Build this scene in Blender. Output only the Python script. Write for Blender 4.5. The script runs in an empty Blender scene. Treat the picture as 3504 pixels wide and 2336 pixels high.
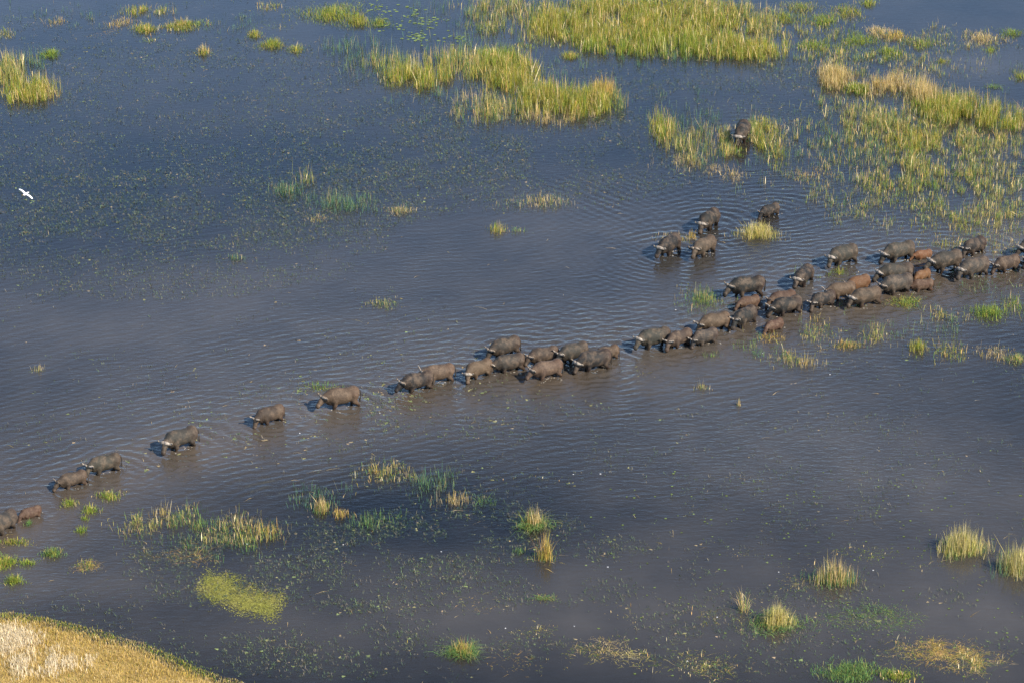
import bpy, math
import numpy as np

rng = np.random.default_rng(7)
R = math.radians

# ------------------------------------------------------------------ camera, sky, sun, exposure
sc = bpy.context.scene
CAM_H, PITCH, LENS = 81.0, R(24.0), 100.0
cam_d = bpy.data.cameras.new('camera'); cam = bpy.data.objects.new('camera', cam_d)
sc.collection.objects.link(cam)
cam.location = (0, 0, CAM_H); cam.rotation_euler = (math.pi/2 - PITCH, 0, 0)
cam_d.lens = LENS; cam_d.sensor_width = 36; cam_d.clip_start = 1; cam_d.clip_end = 6000
sc.camera = cam

SUN_EL = R(38.0); SUN_AZ = math.atan2(0.79, -0.61)          # clockwise from +Y
sun_vec = np.array([math.sin(SUN_AZ)*math.cos(SUN_EL), math.cos(SUN_AZ)*math.cos(SUN_EL), math.sin(SUN_EL)])
world = bpy.data.worlds.new('World'); sc.world = world; world.use_nodes = True
wn = world.node_tree; bg = wn.nodes['Background']
sky = wn.nodes.new('ShaderNodeTexSky'); sky.sky_type = 'NISHITA'; sky.sun_disc = False
sky.sun_elevation = SUN_EL; sky.sun_rotation = SUN_AZ
sky.altitude = 900; sky.air_density = 1.0; sky.dust_density = 0.25; sky.ozone_density = 2.9
wn.links.new(sky.outputs[0], bg.inputs[0]); bg.inputs[1].default_value = 0.113
sl = bpy.data.lights.new('sun', 'SUN'); sl.energy = 4.2; sl.angle = R(0.53); sl.color = (1.0, 0.90, 0.76)
so = bpy.data.objects.new('sun', sl); sc.collection.objects.link(so)
from mathutils import Vector
so.rotation_euler = Vector(tuple(-sun_vec)).to_track_quat('-Z', 'Y').to_euler()
so.location = (60, 60, 120)
sc.view_settings.view_transform = 'Standard'; sc.view_settings.look = 'None'
sc.view_settings.exposure = 1.2; sc.view_settings.gamma = 1.0
sc.cycles.max_bounces = 5; sc.cycles.diffuse_bounces = 2; sc.cycles.glossy_bounces = 2; sc.cycles.transparent_max_bounces = 6
sc.cycles.use_denoising = True; sc.cycles.use_adaptive_sampling = True; sc.cycles.adaptive_threshold = 0.015
sc.cycles.caustics_reflective = False; sc.cycles.caustics_refractive = False

# ------------------------------------------------------------------ helpers
FPX = LENS/36.0                                              # focal length in picture widths
cp, sp = math.cos(PITCH), math.sin(PITCH)

def at(px, py, W=2352.0, z=0.0):
    """ground point seen at a picture position (W = width of the picture measured in)"""
    px = np.asarray(px, float); py = np.asarray(py, float)
    u = (px/W - 0.5)/FPX; v = -(py/W - 1/3.0)/FPX
    dy = cp + v*sp; dz = -sp + v*cp
    t = (z - CAM_H)/dz
    return u*t, dy*t

def depth_at(py, W=2352.0):
    v = -(py/W - 1/3.0)/FPX
    dz = -sp + v*cp
    return -CAM_H/dz

C = sc.collection
def link(o, parent=None):
    C.objects.link(o)
    if parent is not None: o.parent = parent
    return o

def mesh_np(name, V, F, mat=None, smooth=False, col=None):
    """fast mesh from arrays; F is (n,3) or (n,4)"""
    V = np.ascontiguousarray(V, np.float32); F = np.ascontiguousarray(F, np.int32)
    me = bpy.data.meshes.new(name); k = F.shape[1]
    me.vertices.add(len(V)); me.vertices.foreach_set('co', V.ravel())
    me.loops.add(F.size); me.loops.foreach_set('vertex_index', F.ravel())
    me.polygons.add(len(F)); me.polygons.foreach_set('loop_start', np.arange(0, F.size, k, dtype=np.int32))
    me.polygons.foreach_set('use_smooth', np.full(len(F), smooth))
    if col is not None:
        a = me.color_attributes.new('Col', 'FLOAT_COLOR', 'POINT')
        c4 = np.ones((len(V), 4), np.float32); c4[:, :3] = col
        a.data.foreach_set('color', c4.ravel())
    me.update(calc_edges=True); me.validate()
    if mat: me.materials.append(mat)
    return me

def tag(o, label=None, cat=None, group=None, kind=None):
    if label: o['label'] = label
    if cat: o['category'] = cat
    if group: o['group'] = group
    if kind: o['kind'] = kind
    return o

def empty(name, loc, rz=0.0):
    o = bpy.data.objects.new(name, None); o.location = loc; o.rotation_euler = (0, 0, rz)
    o.empty_display_size = 0.3
    return link(o)

_ng = {}
def vnoise(x, y, seed):
    """smooth value noise in [0,1]"""
    if seed not in _ng: _ng[seed] = np.random.default_rng(seed).random((128, 128)).astype(np.float32)
    g = _ng[seed]; xi = np.floor(x).astype(int); yi = np.floor(y).astype(int)
    fx = x - xi; fy = y - yi; fx = fx*fx*(3-2*fx); fy = fy*fy*(3-2*fy)
    a = g[xi % 128, yi % 128]; b = g[(xi+1) % 128, yi % 128]; c = g[xi % 128, (yi+1) % 128]; d = g[(xi+1) % 128, (yi+1) % 128]
    return (a*(1-fx)+b*fx)*(1-fy) + (c*(1-fx)+d*fx)*fy
def fbm(x, y, seed, n=3):
    s = 0; a = 0.5; t = 0
    for i in range(n):
        s = s + a*vnoise(x*2**i + 17.3*i, y*2**i + 9.1*i, seed+i); t += a; a *= 0.5
    return s/t

class N:
    """tiny node-tree builder"""
    def __init__(self, name):
        self.m = bpy.data.materials.new(name); self.m.use_nodes = True
        self.t = self.m.node_tree; self.t.nodes.clear()
        self.out = self.t.nodes.new('ShaderNodeOutputMaterial')
    def n(self, typ, ins=None, **kw):
        nd = self.t.nodes.new(typ)
        for k, v in kw.items(): setattr(nd, k, v)
        for k, v in (ins or {}).items():
            s = nd.inputs[k]
            if isinstance(v, bpy.types.NodeSocket): self.t.links.new(v, s)
            else: s.default_value = v
        return nd
    def math(self, op, a, b=0.0, clamp=False):
        return self.n('ShaderNodeMath', {0: a, 1: b}, operation=op, use_clamp=clamp).outputs[0]
    def mixc(self, f, a, b):
        nd = self.n('ShaderNodeMix', data_type='RGBA')
        for i, v in ((0, f), (6, a), (7, b)):
            s = nd.inputs[i]
            if isinstance(v, bpy.types.NodeSocket): self.t.links.new(v, s)
            else: s.default_value = v
        return nd.outputs[2]
    def ramp(self, f, stops):
        nd = self.n('ShaderNodeValToRGB', {0: f}); e = nd.color_ramp.elements
        while len(e) < len(stops): e.new(0.5)
        for i, (p, c) in enumerate(stops): e[i].position = p; e[i].color = (*c, 1) if len(c) == 3 else c
        return nd.outputs[0]
    def done(self, shader, disp=None):
        self.t.links.new(shader, self.out.inputs[0]); return self.m

# ------------------------------------------------------------------ materials
def mat_water():
    b = N('water')
    geo = b.n('ShaderNodeTexCoord').outputs['Object']
    turb = b.n('ShaderNodeAttribute', attribute_name='turb').outputs['Fac']
    chop = b.n('ShaderNodeAttribute', attribute_name='chop').outputs['Fac']
    # fine wind ripple, crests lying roughly across the view
    mp = b.n('ShaderNodeMapping', {0: geo, 'Rotation': (0, 0, R(12)), 'Scale': (0.8, 1.9, 1)}).outputs[0]
    w1 = b.n('ShaderNodeTexNoise', {'Vector': mp, 'Scale': 1.5, 'Detail': 3.0, 'Roughness': 0.55}).outputs[0]
    mp2 = b.n('ShaderNodeMapping', {0: geo, 'Rotation': (0, 0, R(-24)), 'Scale': (0.7, 1.8, 1)}).outputs[0]
    w2 = b.n('ShaderNodeTexNoise', {'Vector': mp2, 'Scale': 3.1, 'Detail': 2.0, 'Roughness': 0.5}).outputs[0]
    hsum = b.math('ADD', w1, b.math('MULTIPLY', w2, 0.45))
    hsum = b.math('MULTIPLY', hsum, chop)
    bump = b.n('ShaderNodeBump', {'Strength': 1.0, 'Distance': 0.06, 'Height': hsum}).outputs[0]
    sedn = b.n('ShaderNodeTexNoise', {'Vector': geo, 'Scale': 0.22, 'Detail': 5.0, 'Roughness': 0.6}).outputs[0]
    sed = b.ramp(sedn, [(0.3, (0.050, 0.046, 0.042)), (0.7, (0.070, 0.063, 0.055))])
    mudf = b.n('ShaderNodeAttribute', attribute_name='mud').outputs['Fac']
    sed = b.mixc(mudf, sed, (0.078, 0.060, 0.043, 1))
    diff = b.n('ShaderNodeBsdfDiffuse', {'Color': sed}).outputs[0]
    tr = b.n('ShaderNodeBsdfTransparent', {'Color': (0.70, 0.80, 0.78, 1)}).outputs[0]
    below = b.n('ShaderNodeMixShader', {0: turb, 1: tr, 2: diff}).outputs[0]
    gl = b.n('ShaderNodeBsdfGlossy', {'Color': (1, 1, 1, 1), 'Roughness': 0.06, 'Normal': bump}).outputs[0]
    fr = b.n('ShaderNodeFresnel', {'IOR': 1.34, 'Normal': bump}).outputs[0]
    return b.done(b.n('ShaderNodeMixShader', {0: fr, 1: below, 2: gl}).outputs[0])

def mat_bed():
    b = N('mud_bed'); geo = b.n('ShaderNodeTexCoord').outputs['Object']
    n1 = b.n('ShaderNodeTexNoise', {'Vector': geo, 'Scale': 0.6, 'Detail': 6.0, 'Roughness': 0.65}).outputs[0]
    c = b.ramp(n1, [(0.3, (0.020, 0.026, 0.016)), (0.55, (0.045, 0.043, 0.026)), (0.75, (0.075, 0.060, 0.038))])
    return b.done(b.n('ShaderNodeBsdfDiffuse', {'Color': c}).outputs[0])

def mat_blade(name, transl=0.35):
    b = N(name)
    col = b.n('ShaderNodeAttribute', attribute_name='Col').outputs['Color']
    d = b.n('ShaderNodeBsdfDiffuse', {'Color': col}).outputs[0]
    t = b.n('ShaderNodeBsdfTranslucent', {'Color': col}).outputs[0]
    return b.done(b.n('ShaderNodeMixShader', {0: transl, 1: d, 2: t}).outputs[0])

def mat_hide():
    b = N('hide'); tc = b.n('ShaderNodeTexCoord').outputs['Object']
    oi = b.n('ShaderNodeObjectInfo'); base = oi.outputs['Color']
    off = b.n('ShaderNodeVectorMath', {0: tc, 1: b.n('ShaderNodeCombineXYZ', {0: b.math('MULTIPLY', oi.outputs['Random'], 50.0)}).outputs[0]}, operation='ADD').outputs[0]
    n1 = b.n('ShaderNodeTexNoise', {'Vector': off, 'Scale': 2.4, 'Detail': 6.0, 'Roughness': 0.68}).outputs[0]
    n2 = b.n('ShaderNodeTexNoise', {'Vector': off, 'Scale': 14.0, 'Detail': 3.0}).outputs[0]
    # dried mud: paler and browner than the coat
    mud = b.mixc(0.48, base, (0.17, 0.118, 0.078, 1))
    f = b.ramp(n1, [(0.46, (0, 0, 0)), (0.60, (1, 1, 1))])
    sx = b.n('ShaderNodeSeparateXYZ', {0: tc})
    hind = b.n('ShaderNodeMapRange', {0: b.math('ADD', sx.outputs[0], b.math('MULTIPLY', n1, 0.5)), 1: 0.0, 2: -0.75, 3: 0.0, 4: 0.6}).outputs[0]
    low = b.n('ShaderNodeMapRange', {0: sx.outputs[2], 1: 0.85, 2: 0.45, 3: 0.0, 4: 0.6}).outputs[0]
    rust = b.mixc(0.5, base, (0.125, 0.058, 0.030, 1))
    base2 = b.mixc(b.math('MAXIMUM', hind, low), base, rust)          # hindquarters and legs are browner than the flanks
    c = b.mixc(b.math('MULTIPLY', f, 0.85), base2, mud)
    wet = b.n('ShaderNodeMapRange', {0: b.math('ADD', sx.outputs[2], b.math('MULTIPLY', n1, 0.2)), 1: 0.72, 2: 0.56, 3: 0.0, 4: 1.0}).outputs[0]
    c = b.mixc(b.math('MULTIPLY', wet, 0.62), c, (0.010, 0.008, 0.007, 1))   # legs are wet to just above the waterline
    f2 = b.ramp(n2, [(0.35, (0.62, 0.62, 0.62)), (0.65, (1.0, 1.0, 1.0))])
    mul = b.n('ShaderNodeMix', data_type='RGBA', blend_type='MULTIPLY')
    mul.inputs[0].default_value = 1.0; b.t.links.new(c, mul.inputs[6]); b.t.links.new(f2, mul.inputs[7])
    bump = b.n('ShaderNodeBump', {'Strength': 0.7, 'Distance': 0.04, 'Height': n1}).outputs[0]
    p = b.n('ShaderNodeBsdfPrincipled', {'Base Color': mul.outputs[2], 'Roughness': b.n('ShaderNodeMapRange', {0: wet, 3: 0.72, 4: 0.3}).outputs[0], 'Normal': bump})
    p.inputs['Specular IOR Level'].default_value = 0.25
    return b.done(p.outputs[0])

def mat_simple(name, c1, c2, scale, rough=0.6, spec=0.3):
    b = N(name); tc = b.n('ShaderNodeTexCoord').outputs['Object']
    n1 = b.n('ShaderNodeTexNoise', {'Vector': tc, 'Scale': scale, 'Detail': 4.0}).outputs[0]
    c = b.ramp(n1, [(0.35, c1), (0.65, c2)])
    p = b.n('ShaderNodeBsdfPrincipled', {'Base Color': c, 'Roughness': rough}); p.inputs['Specular IOR Level'].default_value = spec
    return b.done(p.outputs[0])

M_WATER = mat_water(); M_BED = mat_bed(); M_BLADE = mat_blade('grass_blade'); M_WEED = mat_blade('weed_leaf', 0.2)
M_HIDE = mat_hide()
M_HORN = mat_simple('horn', (0.14, 0.115, 0.09), (0.31, 0.265, 0.215), 9.0, 0.45)
M_HORN_D = mat_simple('horn_dull', (0.13, 0.10, 0.075), (0.25, 0.20, 0.15), 9.0, 0.5)
M_DARK = mat_simple('dark_hair', (0.02, 0.017, 0.015), (0.045, 0.037, 0.03), 12.0, 0.8)
M_FEATHER = mat_simple('white_feather', (0.82, 0.82, 0.80), (0.88, 0.88, 0.87), 6.0, 0.7)
M_BILL = mat_simple('yellow_bill', (0.55, 0.35, 0.05), (0.65, 0.45, 0.08), 8.0, 0.5)
M_LEGS = mat_simple('bird_leg', (0.02, 0.02, 0.02), (0.05, 0.045, 0.03), 8.0, 0.6)
M_FOAM = mat_simple('foam', (0.16, 0.14, 0.11), (0.42, 0.39, 0.34), 5.0, 0.5)
M_LAND = mat_simple('bank_soil', (0.24, 0.16, 0.05), (0.38, 0.27, 0.10), 1.2, 0.9, 0.1)

# ------------------------------------------------------------------ herd table (picture position of the water under each animal, 3504 px wide)
# px, py, heading deg, scale, coat, horns, head yaw, head pitch, mud, label
DG, GB, BR, TN, RD, OR = 'dark', 'grey', 'brown', 'tan', 'red', 'orange'
COAT = {DG: (0.017, 0.016, 0.015), GB: (0.036, 0.032, 0.026), BR: (0.048, 0.035, 0.026), TN: (0.076, 0.051, 0.034), RD: (0.068, 0.038, 0.025), OR: (0.120, 0.055, 0.024)}
HERD = [
 (12, 1818, 222, 1.02, GB, 'boss', 0, 42, 'grey-brown buffalo cut off by the picture edge at the lower left'),
 (106, 1766, 212, .66, RD, 'calf', 18, 45, 'small rust-brown calf walking behind the buffalo cut off at the lower left'),
 (251, 1662, 206, .86, BR, 'young', 15, 48, 'young brown buffalo with upright horns leading two beside the small grass tufts'),
 (361, 1613, 205, .97, GB, 'cow', 25, 50, 'grey-brown buffalo with U-shaped horns close behind the young leading one'),
 (622, 1531, 200, 1.08, GB, 'boss', 28, 48, 'large grey buffalo with pale heavy horn boss walking alone, third from the leader'),
 (926, 1443, 206, .95, BR, 'cow', 28, 52, 'brown buffalo with white-tipped U-shaped horns walking alone, head turned to the camera'),
 (1171, 1390, 194, 1.10, TN, 'dull', 10, 30, 'big mud-caked brown buffalo with pale mud spots walking beside flattened grass'),
 (1430, 1333, 200, 1.03, DG, 'dull', 12, 42, 'dark grey buffalo at the front of the middle bunch, overlapping a tan one'),
 (1503, 1303, 194, 1.00, TN, 'cow', 0, 35, 'tan-brown buffalo whose head is hidden behind the dark front one'),
 (1639, 1288, 205, .98, TN, 'boss', 35, 55, 'tan buffalo facing the camera with pale level horns, second row of the middle bunch'),
 (1729, 1217, 210, 1.06, GB, 'dull', 14, 42, 'grey-brown buffalo on the far side of the middle bunch, rump raised'),
 (1744, 1268, 196, 1.00, GB, 'cow', 0, 50, 'grey buffalo directly behind the tan one with pale level horns'),
 (1861, 1243, 195, .99, BR, 'dull', 15, 45, 'brown-grey buffalo in the centre of the middle bunch with small pale horns'),
 (1874, 1291, 195, 1.02, TN, 'dull', 16, 45, 'brown buffalo splashing foam on the near side of the middle bunch'),
 (1963, 1233, 200, 1.03, GB, 'cow', 5, 38, 'smooth grey buffalo on the far side of the middle bunch behind the pale-bossed bull'),
 (2035, 1262, 195, 1.10, DG, 'boss', 18, 48, 'massive dark grey bull with pale shield-like horn boss at the back of the middle bunch'),
 (2078, 1228, 196, .84, TN, 'young', 0, 40, 'small tan buffalo last in the middle bunch, half behind the dark bull'),
 (2239, 1186, 200, 1.08, GB, 'boss', 18, 46, 'grey-brown buffalo leading the right-hand column with broad pale horns'),
 (2325, 1183, 206, .96, BR, 'cow', 28, 52, 'brown buffalo second in the near row of the right-hand column, horns curled up'),
 (2413, 1175, 205, .90, GB, 'cow', 25, 50, 'grey buffalo third in the near row with tall pale U-shaped horns'),
 (2446, 1130, 200, 1.02, TN, 'cow', 10, 45, 'tan-brown buffalo behind the grey one with tall pale U-shaped horns'),
 (2548, 1111, 215, 1.00, DG, 'cow', 16, 42, 'dark buffalo walking towards the camera between the tan one and the lone calf'),
 (2557, 1014, 190, 1.12, DG, 'dull', 20, 46, 'large dark buffalo beside the grass patch, a reddish calf at its near side'),
 (2562, 1052, 194, .76, RD, 'calf', 8, 40, 'reddish calf walking along the near side of the large dark buffalo'),
 (2692, 1075, 190, 1.02, DG, 'cow', 16, 45, 'dark grey buffalo with a reddish back showing behind it'),
 (2678, 1044, 196, .88, RD, 'young', 5, 40, 'reddish young buffalo mostly hidden behind the dark grey one'),
 (2648, 1130, 210, .74, RD, 'calf', 12, 45, 'lone rust-coloured calf on the near side of the column by orange grass'),
 (2748, 972, 243, 1.00, DG, 'boss', 8, 46, 'dark bull coming head-on with pale spread horns on the far side of the column'),
 (2885, 902, 205, 1.04, GB, 'boss', 16, 48, 'grey bull with white horns walking alone on the far side of the column'),
 (3076, 892, 190, 1.06, GB, 'boss', 14, 46, 'large grey buffalo followed by a tiny orange calf'),
 (3158, 884, 190, .62, OR, 'calf', 0, 30, 'tiny bright orange calf right behind the large grey buffalo'),
 (3332, 868, 212, .93, DG, 'cow', 5, 50, 'dark buffalo standing tall in grass on the far side near the upper right edge'),
 (3237, 926, 205, 1.10, GB, 'boss', 5, 40, 'mud-streaked grey buffalo with its head over an orange-brown calf'),
 (3332, 946, 200, 1.06, GB, 'boss', 14, 46, 'grey bull with pale boss in front of the mud-streaked one near the right edge'),
 (3445, 926, 195, .90, BR, 'cow', 8, 40, 'brown buffalo nearly at the right edge, last full animal of the column'),
 (3540, 872, 200, 1.02, GB, 'boss', 14, 42, 'buffalo of which only a pale-horned head shows at the right picture edge'),
 (3556, 915, 196, .98, BR, 'cow', 5, 40, 'buffalo of which only the muzzle shows at the right picture edge'),
 (3066, 966, 186, 1.08, GB, 'boss', 16, 46, 'broad grey buffalo with round pale boss, far one of a side-by-side pair'),
 (3069, 1003, 190, 1.06, GB, 'dull', 16, 46, 'grey-brown buffalo, near one of a side-by-side pair behind yellow grass'),
 (3155, 955, 215, .66, OR, 'calf', 5, 45, 'orange-brown calf seen from behind under the mud-streaked buffalo'),
 (3155, 993, 190, .74, RD, 'calf', 8, 40, 'brown calf following the side-by-side pair by yellow grass'),
 (2963, 1044, 200, 1.02, BR, 'boss', 18, 46, 'brown buffalo with tan hindquarters in the near row before the side-by-side pair'),
 (2936, 993, 200, .88, OR, 'young', 5, 38, 'orange-tan young buffalo in the midst of the right-hand column'),
 (2878, 1020, 196, .94, TN, 'cow', 10, 42, 'brown buffalo between the mud-speckled one and the orange-tan young one'),
 (2816, 1048, 205, .90, DG, 'cow', 24, 46, 'dark mud-speckled buffalo with white U-shaped horns in the near row'),
 (2425, 782, 224, 1.03, DG, 'boss', 6, 46, 'dark bull with tan boss, rearmost of the three beside the open ripples'),
 (2290, 867, 240, 1.02, DG, 'boss', 6, 52, 'dark bull with level tan horns, leftmost of the three beside the open ripples'),
 (2408, 872, 220, 1.00, BR, 'dull', 6, 44, 'red-brown buffalo with tail out, nearest of the three beside the open ripples'),
 (2634, 738, 216, .76, DG, 'young', 8, 46, 'small dark buffalo standing behind a straw tussock'),
 (2538, 482, 262, 1.10, DG, 'boss', -6, 50, 'lone dark bull facing the camera among reeds far behind the herd'),
]
HXY = np.array([at(h[0], h[1], 3504.0) for h in HERD])
HERD = [(h[0], h[1], h[2] + (13 if h[2] < 235 else 0) + 6*math.sin(h[0]*1.7), h[3]*(1.08 + .10*min(1.2, max(0, (1250-h[1])/360))), *h[4:]) for h in HERD]
HHD = np.array([R(h[2]) for h in HERD])
BED_Z = -0.50

# ------------------------------------------------------------------ water and bed
def smooth(a, b, x):
    t = np.clip((x-a)/(b-a), 0, 1); return t*t*(3-2*t)

# path of the herd, for the long wave trains it sends out on both sides
PX = np.array([-150, 27, 251, 622, 1171, 1640, 2035, 2413, 2750, 3069, 3332, 3700]); PY = np.array([1870, 1803, 1662, 1531, 1390, 1290, 1255, 1170, 1060, 985, 935, 850])
PATH = np.array([at(a, b, 3504.0) for a, b in zip(PX, PY)])
def path_dist(x, y):
    best = np.full(x.shape, 1e9, np.float32); sgn = np.zeros(x.shape, np.float32)
    for (x0, y0), (x1, y1) in zip(PATH[:-1], PATH[1:]):
        dx, dy = x1-x0, y1-y0; L2 = dx*dx+dy*dy
        t = np.clip(((x-x0)*dx+(y-y0)*dy)/L2, 0, 1)
        ex, ey = x-(x0+t*dx), y-(y0+t*dy); d = np.hypot(ex, ey)
        s = np.sign(dx*ey-dy*ex); m = d < best
        best = np.where(m, d, best); sgn = np.where(m, s, sgn)
    return best, sgn                                         # sgn > 0: far side

def blob(x, y, cx, cy, rx, ry):
    gx, gy = at(cx, cy); Z = depth_at(cy)
    ax = rx/2352.0/FPX*Z; d = math.hypot(gy, CAM_H); ay = ry/2352.0/FPX*Z*d/CAM_H
    return np.exp(-(((x-gx)/ax)**2 + ((y-gy)/ay)**2))

def turbidity(x, y):
    d, s = path_dist(x, y)
    t = 0.27 + 0.57*np.exp(-(d/np.where(s > 0, 11.0, 9.0))**2)
    for c in ((250, 760, 420, 120, .42), (700, 650, 420, 110, .34), (1250, 500, 330, 90, .30), (2000, 1000, 420, 160, .34), (1750, 1430, 700, 120, .32), (1100, 1420, 420, 90, .30),
              (250, 1340, 300, 60, .32), (650, 1450, 320, 60, .25), (1000, 1330, 300, 50, .12), (2250, 1400, 250, 240, .42), (2250, 150, 160, 35, .40), (1500, 1250, 300, 60, .15), (2350, 1150, 200, 90, .25), (1650, 1080, 700, 150, .16), (1300, 1330, 500, 80, .14)):
        t = t + c[4]*blob(x, y, *c[:4])
    for c in ((900, 1150, 420, 70, .20), (1150, 1230, 300, 60, .12), (300, 380, 700, 130, .18), (1500, 340, 120, 60, .10)):
        t = t - c[4]*blob(x, y, *c[:4])
    t = t + 0.30*(fbm(x*0.16, y*0.10, 31)-0.5) + 0.12*(fbm(x*0.7, y*0.5, 41)-0.5)
    return np.clip(t, 0.11, 0.96)

def waves(x, y):
    h = np.zeros(x.shape, np.float32)
    for i, (bx, by) in enumerate(HXY):
        s = HERD[i][3]
        dx = x-bx; dy = y-by; d = np.hypot(dx, dy); m = d < 16
        ca = (dx*math.cos(HHD[i])+dy*math.sin(HHD[i]))/np.maximum(d, .05)
        r = np.random.default_rng(100+i); lam = r.uniform(.62, .85)
        k = 2*math.pi/lam
        ph = k*d*(1+0.22*ca) + r.uniform(0, 6.28) + 6.5*fbm(x*.33+i, y*.33, 61, 3)
        env = np.exp(-d/3.9)*smooth(.3, 1.1, d)*(0.75+0.4*ca**2)*(.25+1.4*fbm(x*.45+2*i, y*.45, 67, 2))
        h += np.where(m, 0.033*s*env*np.sin(ph), 0)
        # bow V
        vx = -(dx*math.cos(HHD[i])+dy*math.sin(HHD[i])) + 1.3; vy = np.abs(-dx*math.sin(HHD[i])+dy*math.cos(HHD[i]))
        off = vy - 0.45*vx
        h += np.where(m & (vx > -.5), 0.020*s*np.exp(-(off/.22)**2)*np.exp(-d/4.0), 0)
    d, s = path_dist(x, y)
    n1 = fbm(x*.12, y*.12, 71, 3); n2 = fbm(x*.30, y*.30, 81, 2)
    tr = np.sin(2*math.pi*d/.85 + 16*n1 + 3*n2) + 0.7*np.sin(2*math.pi*d/.62 + 17*n2 + x*.4)*vnoise(x*.4, y*.4, 93)*1.6
    h += 0.0115*tr*np.exp(-d/17.0)*smooth(.5, 3.0, d)*(0.25+1.3*vnoise(x*.11+3, y*.11, 91))
    # wake train of the three bulls, running off to the upper left of them
    bx, by = HXY[45]; dx = x-bx; dy = y-by
    al = (-dx*.62+dy*.78); ac = (dx*.78+dy*.62)
    e = np.exp(-((al-7)/8.0)**2)*np.exp(-((ac+2.0)/6.0)**2)
    h += 0.014*e*np.sin(2*math.pi*ac/.80 + 9*n1 + 6*n2 + .25*al)*(.3+1.2*n2)
    return h

ys = np.concatenate([[-900, -300, -60, 40, 90, 112, 122], np.arange(128, 158, .30), np.arange(158, 216, .125), np.arange(216, 268, .32), [276, 290, 320, 380, 520, 900, 2000, 4500]])
xs = np.concatenate([[-4000, -1500, -500, -200, -110, -75, -62], np.arange(-54, 54.01, .23), [62, 75, 110, 200, 500, 1500, 4000]])
gx, gy = np.meshgrid(xs, ys); gx = gx.astype(np.float32); gy = gy.astype(np.float32)
gz = waves(gx, gy); inner = (np.abs(gx) < 56) & (gy > 126) & (gy < 270)
gz = np.where(inner, gz, 0)
nx, ny = len(xs), len(ys)
idx = np.arange(nx*ny).reshape(ny, nx)
F = np.stack([idx[:-1, :-1], idx[:-1, 1:], idx[1:, 1:], idx[1:, :-1]], -1).reshape(-1, 4)
me = mesh_np('water', np.stack([gx, gy, gz], -1).reshape(-1, 3), F, M_WATER, True)
turb = turbidity(gx, gy)
a = me.attributes.new('turb', 'FLOAT', 'POINT'); a.data.foreach_set('value', turb.astype(np.float32).ravel())
dd, ss = path_dist(gx, gy)
chop = 0.14 + 0.9*np.exp(-dd/17.0)*(0.45+0.9*fbm(gx*.09, gy*.06, 55)) + 0.45*blob(gx, gy, 1900, 1080, 600, 160)
chop = chop*(1-0.5*blob(gx, gy, 1300, 1450, 900, 110))
mud = .8*np.exp(-(dd/np.where(ss > 0, 2.2, 3.6))**2)*(1.5*fbm(gx*.3, gy*.2, 57)-.15) + .35*np.exp(-(dd/9)**2)*fbm(gx*.12, gy*.1, 58)
a = me.attributes.new('mud', 'FLOAT', 'POINT'); a.data.foreach_set('value', np.clip(mud, 0, 1).astype(np.float32).ravel())
a = me.attributes.new('chop', 'FLOAT', 'POINT'); a.data.foreach_set('value', chop.astype(np.float32).ravel())
tag(link(bpy.data.objects.new('water', me)), kind='structure')
bx = np.array([[-4000, -900], [4000, -900], [4000, 4500], [-4000, 4500]], float)
V = np.concatenate([bx, np.full((4, 1), BED_Z)], 1)
tag(link(bpy.data.objects.new('lake_bed', mesh_np('lake_bed', V, np.array([[0, 1, 2, 3]]), M_BED))), kind='structure')

# ------------------------------------------------------------------ grass blades
PAL = {
 'gold': [((.240, .222, .022), 5), ((.165, .208, .020), 4), ((.33, .25, .055), 3), ((.08, .155, .022), 3), ((.40, .30, .13), 1)],
 'lime': [((.135, .20, .020), 5), ((.20, .225, .024), 4), ((.09, .16, .022), 2), ((.32, .26, .06), 1)],
 'green': [((.085, .165, .035), 4), ((.12, .19, .045), 3), ((.06, .13, .05), 3), ((.24, .23, .06), 1)],
 'teal': [((.055, .12, .055), 4), ((.075, .145, .06), 3), ((.13, .18, .07), 2), ((.28, .23, .10), 1)],
 'tan': [((.42, .31, .14), 4), ((.36, .25, .085), 3), ((.30, .24, .05), 2), ((.46, .37, .20), 2), ((.14, .17, .03), 1)],
 'orange': [((.38, .24, .055), 4), ((.40, .29, .10), 3), ((.24, .22, .035), 3), ((.42, .26, .13), 1)],
 'straw': [((.44, .36, .15), 4), ((.36, .30, .09), 4), ((.50, .42, .22), 2), ((.27, .26, .05), 3)],
 'stalk': [((.50, .37, .17), 3), ((.46, .28, .10), 2), ((.56, .46, .26), 2)],
 'amber': [((.34, .245, .06), 4), ((.37, .275, .09), 4), ((.29, .215, .04), 3), ((.22, .14, .035), 1)],
 'pale': [((.52, .44, .29), 4), ((.44, .35, .19), 3), ((.58, .52, .40), 2)],
 'mix': [((.22, .22, .035), 3), ((.09, .16, .04), 4), ((.36, .28, .09), 3), ((.40, .29, .14), 1)],
}
def pick(pal, n):
    cs = np.array([c for c, w in PAL[pal]]); ws = np.array([w for c, w in PAL[pal]], float)
    c = cs[rng.choice(len(cs), n, p=ws/ws.sum())]
    return c*(rng.lognormal(0, .33, (n, 1))*1.42).clip(.6, 2.2) + np.array([0, 0, .012])

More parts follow.
